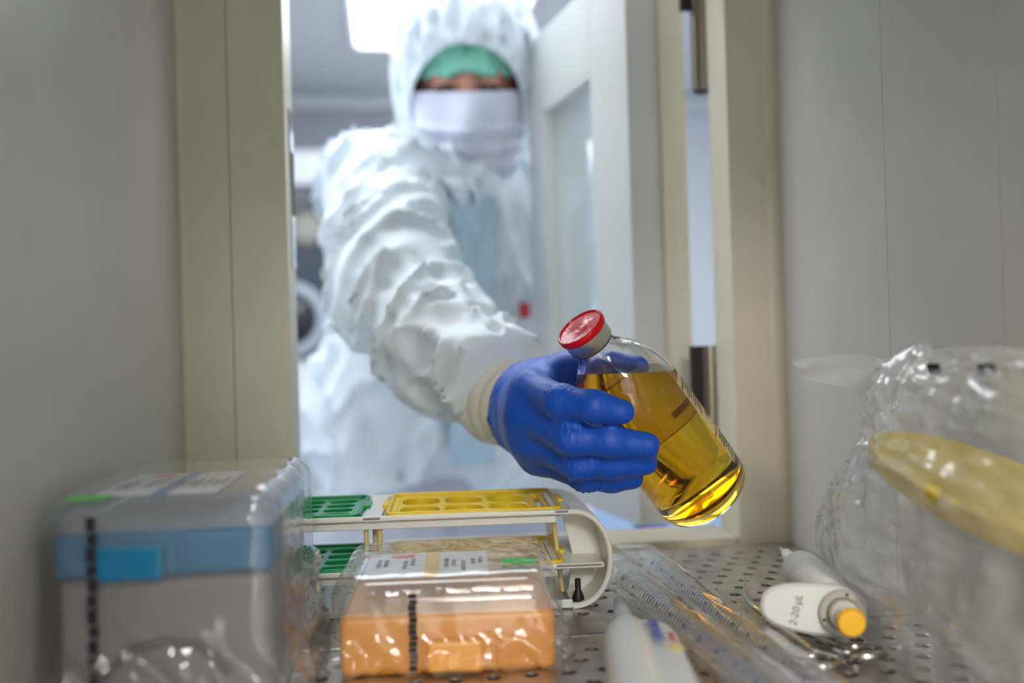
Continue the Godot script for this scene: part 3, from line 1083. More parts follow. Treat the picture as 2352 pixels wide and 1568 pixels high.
	var hood_f := func(q: Vector3) -> float:
		var l: Vector3 = hinv * q
		var e := Vector3(l.x / 0.108, (l.y - 0.022) / 0.138, (l.z + 0.004) / 0.122)
		var d := (e.length() - 1.0) * 0.108
		var cone := sd(l, [bone(Vector3(0, -0.06, -0.005), Vector3(0, -0.135, -0.03), 0.088, 0.080), bone(Vector3(0, -0.135, -0.03), Vector3(0, -0.20, -0.06), 0.080, 0.115)], 0.03)
		var h := maxf(0.05 - absf(d - cone), 0.0) / 0.05
		d = minf(d, cone) - h * h * 0.0125
		if absf(d) > 0.05:
			return d
		var ridge := 1.0 - absf(nh.get_noise_3d(l.x * 1.6, l.y * 0.8, l.z * 1.2)) * 2.0
		d -= ridge * 0.006 - 0.003
		var brow := smoothstep(0.03, 0.055, l.y) * smoothstep(0.125, 0.06, l.y) * smoothstep(0.0, 0.06, l.z)
		d -= brow * 0.005 * sin(l.x * 210.0 + 2.0 * nh.get_noise_3d(l.x * 2, l.y, 3.0))
		var sh := maxf(d, -(d + 0.009))
		var cut := (Vector2(l.x / 0.077, (l.y + 0.036) / (0.088 if l.y > -0.036 else 0.108)).length() - 1.0) * 0.08
		cut = maxf(cut, 0.01 - l.z)
		return maxf(sh, -cut)
	part(pn, "hood", nets(hood_f, head_c + Vector3(-0.20, -0.26, -0.22), head_c + Vector3(0.20, 0.20, 0.18), 0.0048, 0.02), M.fabric, "white hood gathered around the face")

	# ---- green cap edge under the hood
	var gc := Geo.new()
	for r in 13:
		for cc in 41:
			var u := cc / 20.0 - 1.0
			var vv := r / 12.0
			var th := u * 1.25
			var low := 0.0085 + 0.008 * exp(-u * u * 40.0) - 0.003 * u * u
			var y := lerpf(low, 0.075 - 0.02 * u * u, vv)
			var k := sqrt(maxf(0.0, 1.0 - pow(y / 0.122, 2.0)))
			var lift := 0.012 + 0.003 * sin(vv * 9.0 + absf(u) * 5.0) + 0.0015 * sin(u * 23.0 + vv * 4.0) - 0.005 * exp(-pow(u / 0.05, 2.0))
			if r == 0:
				lift = 0.008
			gc.p(hx * Vector3((0.075 * k + lift) * sin(th), y, (0.096 * k + lift) * cos(th)), Vector3.ZERO)
	smooth(gc, 13, 41, hx.origin)
	part(pn, "cap_edge", gc, M.cap_green, "green cap edge across the forehead")

	# ---- face mask
	var mg := Geo.new()
	for r in 25:
		for cc in 41:
			var u := cc / 20.0 - 1.0
			var vv := r / 24.0
			var th := u * 1.30
			var y := lerpf(-0.0085, -0.140, vv) + 0.004 * u * u * (1.0 - vv) * -1.0
			var ax := lerpf(0.0850, 0.066, pow(vv, 2.2))
			var az := lerpf(0.100, 0.094, pow(vv, 2.0))
			var nose := 0.031 * exp(-pow(u / 0.20, 2.0)) * exp(-pow((vv - 0.30) / 0.33, 2.0))
			var pleat := 0.0
			for pk in [0.36, 0.56, 0.76]:
				var dv: float = vv - pk - 0.05 * (1.0 - u * u) * (pk - 0.3)
				pleat += 0.0075 * (smoothstep(-0.03, 0.0, dv) - smoothstep(0.0, 0.14, dv))
			var puff := 0.008 * sin(vv * PI) * (1.0 - u * u) + 0.003 * sin(u * 9.0 + vv * 7.0) * vv
			var o := nose + pleat + puff
			mg.p(hx * Vector3((ax + o * 0.6) * sin(th), y, (az + o) * pow(cos(th), 0.62) - 0.012 * smoothstep(0.85, 1.0, vv)), Vector3.ZERO)
	smooth(mg, 25, 41, hx.origin)
	var mk := part(pn, "face_mask", mg, M.mask, "pale lilac pleated face mask")
	part(mk, "nose_band", Geo.new().add(tube([hx * Vector3(-0.05, -0.014, 0.083), hx * Vector3(-0.02, -0.014, 0.104), hx * Vector3(0, -0.013, 0.114), hx * Vector3(0.02, -0.014, 0.104), hx * Vector3(0.05, -0.014, 0.083)], 0.0016, 8)), M.mask)
	hands(pn, wr_l)

func ball(r: float) -> Array:
	var a := []
	for k in 13:
		var th := PI * k / 12 - PI / 2
		a.append(Vector2(maxf(0.0, r * cos(th)), r * sin(th)))
	return a

# normals of a grid of points, away from a centre
func smooth(g: Geo, rows: int, cols: int, cen: Vector3) -> void:
	for r in rows:
		for c in cols:
			var du := g.v[r * cols + mini(c + 1, cols - 1)] - g.v[r * cols + maxi(c - 1, 0)]
			var dv := g.v[mini(r + 1, rows - 1) * cols + c] - g.v[maxi(r - 1, 0) * cols + c]
			var nn := du.cross(dv).normalized()
			g.n[r * cols + c] = nn if nn.dot(g.v[r * cols + c] - cen) > 0 else -nn
	for r in rows - 1:
		for c in cols - 1:
			var o := r * cols + c
			g.quad(o, o + 1, o + cols + 1, o + cols)

func hands(pn: Node, wr_l: Vector3) -> void:
	var w := Vector3(0.1190, 0.1384, -0.8540)
	var w2 := Vector3(0.1170, 0.1380, -0.8445)
	# joints of the fingers: knuckle, middle joint, end joint, tip
	var fi := [[Vector3(0.1060, 0.1600, -0.7500), Vector3(0.1195, 0.1530, -0.6990), Vector3(0.1400, 0.1500, -0.6800), Vector3(0.1590, 0.1458, -0.6785)],
		[Vector3(0.1010, 0.1420, -0.7480), Vector3(0.1262, 0.1262, -0.7010), Vector3(0.1530, 0.1245, -0.6920), Vector3(0.1790, 0.1205, -0.6905)],
		[Vector3(0.1030, 0.1230, -0.7560), Vector3(0.1330, 0.1060, -0.7160), Vector3(0.1570, 0.1062, -0.7080), Vector3(0.1800, 0.1068, -0.7000)],
		[Vector3(0.1130, 0.1075, -0.7660), Vector3(0.1420, 0.0940, -0.7330), Vector3(0.1600, 0.0930, -0.7240), Vector3(0.1740, 0.0942, -0.7150)]]
	var fr := [[0.0135, 0.0118, 0.0106, 0.0086], [0.0135, 0.0116, 0.0108, 0.0092], [0.0130, 0.0108, 0.0100, 0.0086], [0.0120, 0.0096, 0.0088, 0.0078]]
	var palm := []
	for k in 4:
		palm.append(bone(w.lerp(w2, 0.3) + Vector3(0, 0.012 - 0.008 * k, 0), fi[k][0], 0.022, fr[k][0] + 0.001))
	palm.append(bone(w, w + Vector3(-0.004, 0.001, -0.010), 0.0300, 0.0325))
	palm.append(bone(w + Vector3(0.010, 0.004, 0.020), Vector3(0.118, 0.134, -0.785), 0.022, 0.018))
	# thumb passes behind the bottle
	var th := [Vector3(0.1245, 0.1560, -0.8380), Vector3(0.1440, 0.1715, -0.8150), Vector3(0.1770, 0.1800, -0.7900), Vector3(0.1960, 0.1790, -0.7760)]
	palm.append(bone(th[0], th[1], 0.020, 0.0150))
	var fingers := []
	for k in 4:
		var one := []
		for j in 3:
			one.append(bone(fi[k][j], fi[k][j + 1], fr[k][j], fr[k][j + 1]))
		fingers.append(one)
	fingers.append([bone(th[1], th[2], 0.0140, 0.0125), bone(th[2], th[3], 0.0125, 0.0100)])
	var nw := noise(51, 60.0, 2)
	var nf := noise(52, 120.0, 2)
	var axis := (w - Vector3(0.0952, 0.1443, -0.9207)).normalized()
	var cap := Vector3(0.1353, 0.2057, -0.7016)
	var bot := Vector3(0.2449, 0.0720, -0.7640)
	var bax := (cap - bot).normalized()
	var glove_f := func(q: Vector3) -> float:
		var d := sd(q, palm, 0.022)
		for one in fingers:
			var e := sd(q, one, 0.006)
			var kk := 0.009
			var h := maxf(kk - absf(d - e), 0.0) / kk
			d = minf(d, e) - h * h * kk * 0.25
		if absf(d) > 0.012:
			return d
		# stretched folds round the wrist, puckers over the knuckles
		var s := (q - w).dot(axis)
		var wr := smoothstep(0.055, 0.0, s)
		var fold := 1.0 - absf(nw.get_noise_3d(s * 3.0 + 0.35 * q.y, q.y * 0.14, q.x * 0.14)) * 2.4
		d -= wr * 0.0017 * fold
		var fine := 1.0 - absf(nf.get_noise_3d(q.x * 1.1 + q.y * 0.5, q.y * 0.16 - q.x * 0.1, q.z * 0.3)) * 2.2
		d -= fine * 0.0004
		for k in 4:
			var pip: Vector3 = fi[k][1]
			var near := (q - pip).length()
			if near < 0.022:
				var dir: Vector3 = (fi[k][2] - pip).normalized()
				d += 0.0011 * smoothstep(0.022, 0.006, near) * sin((q - pip).dot(dir) * 1500.0 + 3.0 * nf.get_noise_3d(q.x, q.y, q.z))
		# the fingers rest on the glass
		var ax := q - bot
		var al := ax.dot(bax)
		if al > 0.0 and al < 0.13:
			d = maxf(d, 0.0384 - (ax - bax * al).length())
		return maxf(d, -(s + 0.006))
	var g := nets(glove_f, Vector3(0.050, 0.070, -0.895), Vector3(0.225, 0.212, -0.655), 0.0016, 0.006)
	relax(g, 1, 0.4)
	part(pn, "glove", g, M.nitrile, "blue nitrile glove gripping the bottle")
	# knitted cuff, two rolls
	var c0 := Vector3(0.0960, 0.1455, -0.9260)
	var c1 := Vector3(0.1165, 0.1393, -0.8640)
	var prof := []
	for k in 41:
		var s := k / 40.0
		prof.append(Vector2(lerpf(0.0400, 0.0335, s) + 0.0022 * absf(sin(s * PI * 3.0)) + 0.0003 * sin(s * 120.0), s * (c1 - c0).length()))
	prof.append(Vector2(0.028, (c1 - c0).length() + 0.001))
	prof.push_front(Vector2(0.030, -0.002))
	part(pn, "knit_cuff", Geo.new().add(lathe(prof, 64), along(c0, c1)), M.knit, "cream knitted cuff")
	# the other hand hangs behind the door, relaxed
	var lf := [bone(wr_l, wr_l + Vector3(0, -0.02, 0.01), 0.026)]
	for k in 4:
		var kn := wr_l + Vector3(0.004, -0.085, 0.036 - 0.018 * k)
		var mid := kn + Vector3(-0.014, -0.040 + 0.004 * absf(k - 1.3), 0.004)
		lf.append(bone(wr_l + Vector3(0, -0.02, 0.01 - 0.006 * k), kn, 0.018, 0.012))
		lf.append(bone(kn, mid, 0.0105, 0.0095))
		lf.append(bone(mid, mid + Vector3(-0.020, -0.026, 0.0), 0.0095, 0.008))
	lf.append(bone(wr_l + Vector3(-0.005, -0.03, 0.03), wr_l + Vector3(-0.018, -0.07, 0.062), 0.015, 0.011))
	lf.append(bone(wr_l + Vector3(-0.018, -0.07, 0.062), wr_l + Vector3(-0.026, -0.10, 0.066), 0.011, 0.009))
	part(pn, "glove", nets(func(q: Vector3) -> float: return sd(q, lf, 0.008), wr_l + Vector3(-0.09, -0.19, -0.07), wr_l + Vector3(0.06, 0.04, 0.11), 0.004), M.nitrile, "blue nitrile glove of the hanging hand")

# ---------------------------------------------------------------- tube rack
func insert(parent: Node, called: String, m: Material, x0: float, x1: float, z0: float, z1: float, y: float, nx: int, nz: int, slots: bool) -> void:
	var g := Geo.new()
	var xe := x1 - (0.020 if slots else 0.006)
	var xs := x0 + 0.006
	var za := z0 + 0.006
	var zb := z1 - 0.006
	var hx := Vector3((xe - xs) / nx / 2, 0, 0)
	var hz := Vector3(0, 0, (zb - za) / nz / 2)
	for a in nx:
		for b in nz:
			pierced(g, Vector3(xs + hx.x * (2 * a + 1), y - 0.002, za + hz.z * (2 * b + 1)), hx, hz, hx.x - 0.0022, hz.z - 0.0022, 0.0065, 0.0008, 32, 3.2)
	for e in [[x0, xs, z0, z1], [xe, x1, z0, z1], [xs, xe, z0, za], [xs, xe, zb, z1]]:
		if slots and e[0] == xe:
			# end strip with two long slots
			var w := (x1 - xe)
			for q in [[xe, xe + w * 0.22], [xe + w * 0.48, xe + w * 0.60], [xe + w * 0.78, x1]]:
				g.add(block(Vector3(q[0], y - 0.0065, z0), Vector3(q[1], y - 0.0015, z1), 0.0008))
			for q in [[z0, z0 + 0.012], [z1 - 0.010, z1]]:
				g.add(block(Vector3(xe, y - 0.0065, q[0]), Vector3(x1, y - 0.0015, q[1]), 0.0008))
			continue
		g.add(block(Vector3(e[0], y - 0.0065, e[2]), Vector3(e[1], y - 0.0015, e[3]), 0.0008))
	# raised rim
	var rim := [Vector3(x0, y, z0), Vector3(x1, y, z0), Vector3(x1, y, z1), Vector3(x0, y, z1)]
	var path := []
	for k in 4:
		for j in 6:
			var th: float = PI / 2 * j / 5 + [PI, -PI / 2, 0.0, PI / 2][k]
			var cen := Vector3(clampf(rim[k].x, x0 + 0.006, x1 - 0.006), y - 0.0008, clampf(rim[k].z, z0 + 0.006, z1 - 0.006))
			path.append(cen + Vector3(cos(th), 0, sin(th)) * 0.006)
	g.add(tube(path, 0.0019, 8, false, true))
	var o := part(parent, called, g, m)
	for s in [0, 1]:
		part(o, "clip", block(Vector3((x1 + 0.001) if s else (x0 - 0.006), y - 0.003, (z0 + z1) / 2 - 0.013), Vector3((x1 + 0.006) if s else (x0 - 0.001), y + 0.0012, (z0 + z1) / 2 + 0.013), 0.0008), m)

func rack() -> void:
	var t := thing("tube_rack", "white two-tier test tube rack with green and yellow inserts", "rack", Vector3(0.0, 0, -0.7265), Vector3(0, deg_to_rad(-3.2), 0))
	var x0 := -0.155
	var x1 := 0.128
	var dz := 0.112
	var xm := -0.0165
	for tier in 2:
		var y := 0.0733 if tier == 0 else 0.0337
		# the open deck: rails round the two inserts
		var g := Geo.new()
		g.add(block(Vector3(x0, y - 0.004, -0.0035), Vector3(x1 + (0.0 if tier == 0 else 0.024), y, 0.0), 0.0015))
		g.add(block(Vector3(x0, y - 0.004, -dz), Vector3(x1, y, -dz + 0.0045), 0.0015))
		g.add(block(Vector3(xm - 0.007, y - 0.004, -dz), Vector3(xm + 0.007, y - 0.0005, 0.0), 0.001))
		g.add(block(Vector3(x1 - 0.012, y - 0.004, -dz), Vector3(x1 + (0.002 if tier == 0 else 0.024), y - 0.0005, 0.0), 0.001))
		g.add(block(Vector3(x0, y - 0.004, -dz), Vector3(x0 + 0.010, y - 0.0005, 0.0), 0.001))
		part(t, ["upper_deck", "lower_deck"][tier], g, M.rack_white)
		var sk := Geo.new()
		sk.add(block(Vector3(x0, y - 0.0105, -0.0075), Vector3(x1 - 0.010, y - 0.0035, -0.0055), 0.0008))
		sk.add(block(Vector3(x0, y - 0.0105, -dz + 0.006), Vector3(x1 - 0.010, y - 0.0035, -dz + 0.008), 0.0008))
		part(t, "deck_skirt", sk, M.rack_white)
		insert(t, "green_insert", M.green, x0 + 0.014, xm - 0.010, -dz + 0.0075, -0.0055, y + 0.0008, 4, 4, false)
		insert(t, "yellow_insert", M.yellow, xm + 0.011, x1 - 0.006, -dz + 0.0075, -0.0055, y + 0.0008, 3, 2, true)
		if tier == 0:
			for q in [[-0.0215, -0.012], [-0.0165, -0.030], [-0.0115, -0.012]]:
				part(t, "post", Geo.new().add(tube([Vector3(q[0], 0.0335, q[1]), Vector3(q[0], y - 0.003, q[1])], 0.0017, 8)), M.post, "translucent yellowish post")
	# base plate with small holes
	var b := Geo.new()
	var nx := 22
	var nz := 8
	var hx := Vector3((x1 - 0.014 - x0) / nx / 2, 0, 0)
	var hz := Vector3(0, 0, dz / nz / 2)
	for a in nx:
		for c in nz:
			pierced(b, Vector3(x0 + hx.x * (2 * a + 1) , 0.0045, -dz + hz.z * (2 * c + 1)), hx, hz, 0.0029, 0.0029, 0.003, 0.0006, 16)
	b.add(block(Vector3(x0, 0.001, -0.0025), Vector3(x1, 0.0075, 0.0), 0.001))
	b.add(block(Vector3(x0, 0.001, -dz), Vector3(x1, 0.0075, -dz + 0.0025), 0.001))
	part(t, "base_plate", b, M.rack_base, "pale base plate with small drain holes")
	# rounded end shells
	for s in [-1.0, 1.0]:
		var ex := x1 if s > 0 else x0
		var out := PackedVector2Array()
		var inn := PackedVector2Array()
		for k in 25:
			var th := PI / 2 - PI * k / 24
			var px := pow(maxf(cos(th), 0.0), 0.85)
			out.append(Vector2(ex + s * 0.0305 * px, 0.0366 + 0.0366 * sin(th)))
			inn.append(Vector2(ex + s * 0.0270 * px, 0.0366 + 0.0325 * sin(th)))
		inn.reverse()
		out.append_array(inn)
		part(t, "end_shell", slab(out, -dz, 0.0, 0.0012), M.rack_white, "curved white end of the rack")
		var web := PackedVector2Array([Vector2(ex - s * 0.004, 0.071)])
		for k in range(1, 12):
			var th := PI / 2 - PI * k / 12
			web.append(Vector2(ex + s * 0.0280 * pow(maxf(cos(th), 0.0), 0.85), 0.0366 + 0.0335 * sin(th)))
		web.append(Vector2(ex + s * 0.001, 0.0038))
		web.append(Vector2(ex + s * 0.005, 0.034))
		part(t, "end_web", slab(web, -0.040, -0.037, 0.0004), M.rack_white)
		part(t, "end_strut", Geo.new().add(rbox(Vector3(0.003, 0.066, 0.07), 0.001), Transform3D(Basis(Vector3.BACK, 0.10 * s), Vector3(ex - s * 0.006, 0.036, -0.075))), M.post)
	for s in [-1.0, 1.0]:
		var ex := x1 + 0.005 if s > 0 else x0 - 0.005
		part(t, "foot_plug", Geo.new().add(lathe([Vector2(0, 0.0), Vector2(0.0042, 0.0), Vector2(0.0046, 0.002), Vector2(0.0032, 0.006), Vector2(0.0022, 0.008), Vector2(0.0022, 0.016), Vector2(0, 0.016)], 20), at(Vector3(ex, 0.0045, -0.008))), M.black, "small black rubber plug")

# ---------------------------------------------------------------- tip boxes in film
func film_shell(size: Vector3, r: float, seed_: int, amp: float, skirt: float) -> Geo:
	var g := rbox(size, r, 5, 40)
	var n1 := noise(seed_, 22.0, 2)
	var n2 := noise(seed_ + 1, 60.0, 2)
	for k in g.v.size():
		var q := g.v[k]
		var low := smoothstep(0.1, -0.5, q.y / size.y)
		var ridge := 1.0 - absf(n1.get_noise_3d(q.x * 1.6 + q.y, q.y * 0.9, q.z * 1.6)) * 2.4
		var fine := n2.get_noise_3d(q.x, q.y, q.z)
		var a := amp * (0.10 + low)
		var move := g.n[k] * (a * ridge * 0.6 + a * fine * 0.4)
		move += Vector3(g.n[k].x, 0, g.n[k].z) * skirt * low * low * (0.6 + 0.5 * ridge)
		move.y = maxf(move.y, -size.y / 2 - q.y + 0.0006)
		g.v[k] = q + move
	return renormal(g)

func renormal(g: Geo) -> Geo:
	var acc := PackedVector3Array()
	acc.resize(g.v.size())
	for a in range(0, g.i.size(), 3):
		var i0 := g.i[a]
		var i1 := g.i[a + 1]
		var i2 := g.i[a + 2]
		var fn := (g.v[i1] - g.v[i0]).cross(g.v[i2] - g.v[i0])
		if fn.dot(g.n[i0]) < 0:
			fn = -fn
		for k in [i0, i1, i2]:
			acc[k] += fn
	for k in acc.size():
		if acc[k].length_squared() > 0:
			g.n[k] = acc[k].normalized()
	return g

func quad_up(x0: float, x1: float, z0: float, z1: float, y: float) -> Geo:
	return block(Vector3(x0, y, z0), Vector3(x1, y + 0.0003, z1), 0.0001)

func tip_box(at_: Vector3, turn: float, size: Vector3, y1: float, y2: float, base: Material, mid: Material, latch: Material, stripe: Material, label: String, seed_: int, latch_x: float, green_at: Vector2, ink_x: float, inset: float) -> Node3D:
	var t := thing("tip_box", label, "box", at_, Vector3(0, turn, 0), "wrapped pipette tip boxes")
	var w := size.x
	var d := size.z
	var h := size.y
	if y1 > 0.01:
		part(t, "base", Geo.new().add(rbox(Vector3(w - 0.004, y1, d - 0.004), 0.006), at(Vector3(0, y1 / 2, 0))), base)
		part(t, "recess_arch", Geo.new().add(tube([Vector3(-0.032, 0.028, d / 2 - 0.002), Vector3(-0.018, 0.042, d / 2 - 0.002), Vector3(0.0, 0.046, d / 2 - 0.002), Vector3(0.018, 0.042, d / 2 - 0.002), Vector3(0.032, 0.028, d / 2 - 0.002)], 0.0025, 8)), mat(rgb(92, 86, 86), 0.6))
	part(t, "tip_tray", Geo.new().add(rbox(Vector3(w - 0.002, y2 - y1, d - 0.002), 0.005), at(Vector3(0, (y1 + y2) / 2, 0))), mid)
	part(t, "latch", Geo.new().add(rbox(Vector3(0.034, 0.019, 0.007), 0.003), at(Vector3(latch_x, y1 + (0.009 if y1 > 0.01 else 0.012), d / 2 + 0.0022))), latch)
	for s in [-1.0, 1.0]:
		part(t, "corner_rib", Geo.new().add(rbox(Vector3(0.003, y2 - y1 - 0.006, 0.003), 0.001), at(Vector3(latch_x + s * 0.022 + 0.004, (y1 + y2) / 2, d / 2))), mid)
	# domed clear lid, open below
	var lg := rbox(Vector3(w, (h - y2) * 2.0, d), minf(0.014, (h - y2) * 0.98), 6, 2)
	var keep := PackedInt32Array()
	for a in range(0, lg.i.size(), 3):
		if lg.v[lg.i[a]].y > -1e-5 and lg.v[lg.i[a + 1]].y > -1e-5 and lg.v[lg.i[a + 2]].y > -1e-5:
			keep.append_array([lg.i[a], lg.i[a + 1], lg.i[a + 2]])
	lg.i = keep
	for k in lg.v.size():
		var f := clampf(lg.v[k].y / (h - y2), 0.0, 1.0)
		lg.v[k].x *= 1.0 - inset * f
		lg.v[k].z *= 1.0 - inset * f
	var lid := part(t, "lid", Geo.new().add(lg, at(Vector3(0, y2, 0))), M.lid, "clear domed lid")
	# printed label and sticker on the lid
	var lw := w * 0.60
	var lx := -w * 0.40
	var lz0 := -d * 0.30
	var lz1 := d * 0.34
	var lb := part(t, "label", quad_up(lx, lx + lw, lz0, lz1, h + 0.0006), M.label_white, "printed white label")
	part(lb, "colour_stripe", quad_up(lx + lw * 0.48, lx + lw * 0.60, lz0, lz1, h + 0.0010), stripe)
	part(lb, "logo_patch", quad_up(lx + lw * 0.18, lx + lw * 0.38, lz0 + d * 0.05, lz0 + d * 0.13, h + 0.0010), M.pink_ink)
	var rng := RandomNumberGenerator.new()
	rng.seed = seed_
	for k in 9:
		var px: float = lx + lw * [0.08, 0.14, 0.30, 0.36, 0.64, 0.70, 0.78, 0.86, 0.92][k]
		var z := lz0 + d * rng.randf_range(0.16, 0.3)
		part(lb, "print_line", quad_up(px, px + lw * 0.035, z, z + d * rng.randf_range(0.10, 0.28), h + 0.0010), M.grey_ink)
	part(t, "sticker", Geo.new().add(quad_up(-0.011, 0.011, -0.009, 0.009, 0), at(Vector3(green_at.x, h + 0.0016, green_at.y), Vector3(0, -0.12, 0))), M.sticker, "bright green sticker")
	# film bag round the box, with a line of black print down its front
	var fs := size + Vector3(0.008, 0.005, 0.010)
	var fw := part(t, "film_wrap", Geo.new().add(film_shell(fs, 0.014, seed_, 0.006, 0.010), at(Vector3(0, fs.y / 2 + 0.0012, 0))), M.wrap, "crinkled clear film")
	for k in 13:
		var yy := h * (0.93 - 0.066 * k)
		part(fw, "print_mark", Geo.new().add(rbox(Vector3(0.0046, h * [0.058, 0.050, 0.062, 0.044][k % 4], 0.0004), 0.0001), at(Vector3(ink_x + 0.0004 * sin(k * 2.0), yy, d / 2 + 0.0085))), M.ink)
	return t

func tip_boxes() -> void:
	var a := tip_box(Vector3(-0.1165, 0, -0.6110), deg_to_rad(-1.5), Vector3(0.112, 0.117, 0.160), 0.0785, 0.103, M.grey_box, M.blue_box, mat(rgb(10, 124, 170), 0.3), M.stripe_blue, "tall film-wrapped tip box with blue tray band and grey base", 61, -0.016, Vector2(-0.042, 0.062), -0.033, 0.02)
	# loose gathered end of the film beside the tall box
	var g := Geo.new()
	var nz := noise(71, 40.0, 2)
	for r in 15:
		for c in 15:
			var u := c / 14.0
			var v := r / 14.0
			g.p(Vector3(0.060 + 0.014 * sin(u * PI) * (0.6 + 0.4 * v) + 0.004 * nz.get_noise_3d(u, v, 0.0) + 0.003 * sin(v * 17.0), 0.070 * (1.0 - v) + 0.002 + 0.006 * nz.get_noise_2d(u * 1.5, 3.0), 0.055 - 0.10 * u + 0.004 * sin(v * 11 + u * 3)), Vector3.ZERO)
	smooth(g, 15, 15, Vector3(0.0, 0.04, 0.0))
	part(a, "film_gather", g, M.wrap, "loose gathered film")
	tip_box(Vector3(0.0335, 0, -0.6485), deg_to_rad(-4.0), Vector3(0.130, 0.0530, 0.116), 0.0, 0.036, M.orange_box, M.orange_box, M.amber_latch, M.stripe_yellow, "low wrapped tip box with orange tray in front of the tube rack", 62, 0.004, Vector2(0.046, 0.006), -0.020, 0.06)

# ---------------------------------------------------------------- tools on the tray
func pipettes() -> void:
	# adjustable pipette with yellow button
	var b0 := Vector3(0.2605, 0.0275, -0.5490)
	var b1 := Vector3(0.3350, 0.0140, -0.8500)
	var t := thing("micropipette", "white micropipette with round yellow button lying against the clear bag", "pipette", b0)
	t.basis = along(b0, b1).basis
	var y := t.basis.y
	# local x to the left and slightly up, seen from the button
	var lx := (Vector3(-0.95, 0.10, -0.3))
	lx = (lx - y * lx.dot(y)).normalized()
	t.basis = Basis(lx, y, lx.cross(y))
	part(t, "button", lathe([Vector2(0, -0.0010), Vector2(0.0072, -0.0008), Vector2(0.0082, 0.0004), Vector2(0.0084, 0.002), Vector2(0.0080, 0.0045), Vector2(0, 0.0048)], 40), M.yellow_button, "round yellow push button")
	part(t, "plunger", lathe([Vector2(0, 0.004), Vector2(0.0062, 0.004), Vector2(0.0062, 0.020), Vector2(0, 0.020)], 32), M.pipette)
	part(t, "dial", lathe([Vector2(0.0062, 0.0165), Vector2(0.0086, 0.0168), Vector2(0.0090, 0.018), Vector2(0.0090, 0.028), Vector2(0.006, 0.028)], 32), mat(rgb(206, 200, 190), 0.5), "knurled volume dial")
	var col := part(t, "collar", lathe([Vector2(0.0092, 0.025), Vector2(0.0100, 0.0235), Vector2(0.0132, 0.0235), Vector2(0.0142, 0.0245), Vector2(0.0142, 0.030), Vector2(0.009, 0.030)], 40), M.pipette_ring, "grey collar ring")
	for k in 3:
		var th := TAU * k / 3 + 0.4
		part(col, "screw", Geo.new().add(lathe(ball(0.0010), 10), at(Vector3(cos(th) * 0.0117, 0.0233, sin(th) * 0.0117))), M.hinge_dark)
	# finger rest: a thick paddle facing the button end
	var poly := PackedVector2Array()
	for k in 40:
		var th := TAU * k / 40
		var c := cos(th)
		var sp := 1.0 / pow(pow(absf(c), 2.7) + pow(absf(sin(th)), 2.7), 1.0 / 2.7)
		poly.append(Vector2(0.0165 + 0.0315 * c * sp, (0.0152 - 0.0014 * c) * sin(th) * sp))
	part(t, "finger_rest", Geo.new().add(slab(poly, 0, 0.007, 0.0018), Transform3D(Basis(Vector3.RIGHT, Vector3(0, 0, -1), Vector3.UP), Vector3(0, 0.027, 0))), M.pipette, "white paddle-shaped finger rest")
	text(t, "volume_marking", "2-20 µL", 0.0042, Transform3D(Basis(Vector3(0, 0, -1), Vector3(1, 0, 0), Vector3(0, -1, 0)) * Basis(Vector3.BACK, -0.15), Vector3(0.0270, 0.0268, 0.001)), M.ink)
	var prof := [Vector2(0.0, 0.033), Vector2(0.0125, 0.033), Vector2(0.0135, 0.045)]
	for k in 27:
		var yy := 0.050 + 0.0034 * k
		var r := lerpf(0.0140, 0.0150, minf(1.0, k / 20.0))
		prof.append(Vector2(r, yy))
		prof.append(Vector2(r, yy + 0.0022))
		prof.append(Vector2(r - 0.0011, yy + 0.0026))
		prof.append(Vector2(r - 0.0011, yy + 0.0031))
	prof.append_array([Vector2(0.0152, 0.145), Vector2(0.0152, 0.165), Vector2(0.0140, 0.176), Vector2(0.0105, 0.185), Vector2(0.0060, 0.189), Vector2(0.0, 0.189)])
	part(t, "barrel", lathe(prof, 48), M.pipette, "white ribbed barrel")
	part(t, "tip_cone", lathe([Vector2(0, 0.186), Vector2(0.0058, 0.186), Vector2(0.0052, 0.21), Vector2(0.0042, 0.248), Vector2(0.0030, 0.252), Vector2(0, 0.252)], 32), M.pipette)
	part(t, "tip_needle", Geo.new().add(tube([Vector3(0, 0.25, 0), Vector3(0.0005, 0.279, 0.0)], [0.0012, 0.0006], 8)), M.pipette)
	# second pipette, nearer, tip away
	var p0 := Vector3(0.1560, 0.0110, -0.6900)
	var p1 := Vector3(0.1080, 0.0240, -0.4300)
	var q := thing("micropipette", "white micropipette with blue lettering lying between tip box and wrapped tubes", "pipette", p0)
	y = (p1 - p0).normalized()
	lx = Vector3(1, 0.0, 0.2)
	lx = (lx - y * lx.dot(y)).normalized()
	q.basis = Basis(lx, y, lx.cross(y))
	part(q, "tip_cone", lathe([Vector2(0, 0.0), Vector2(0.0030, 0.0), Vector2(0.0044, 0.002), Vector2(0.0066, 0.050), Vector2(0.0072, 0.096), Vector2(0, 0.096)], 32), mat(rgb(206, 216, 222), 0.3), "pale tip cone")
	part(q, "barrel", lathe([Vector2(0, 0.088), Vector2(0.0070, 0.088), Vector2(0.0105, 0.092), Vector2(0.0130, 0.102), Vector2(0.0146, 0.120), Vector2(0.0152, 0.15), Vector2(0.0152, 0.285), Vector2(0, 0.285)], 48), M.pipette)
	var ribs := Geo.new()
	for k in 22:
		ribs.add(lathe([Vector2(0.0150, 0.125 + 0.005 * k), Vector2(0.0157, 0.1262 + 0.005 * k), Vector2(0.0150, 0.1274 + 0.005 * k)], 20, deg_to_rad(20), deg_to_rad(60)))
	part(q, "grip_ribs", ribs, M.pipette)
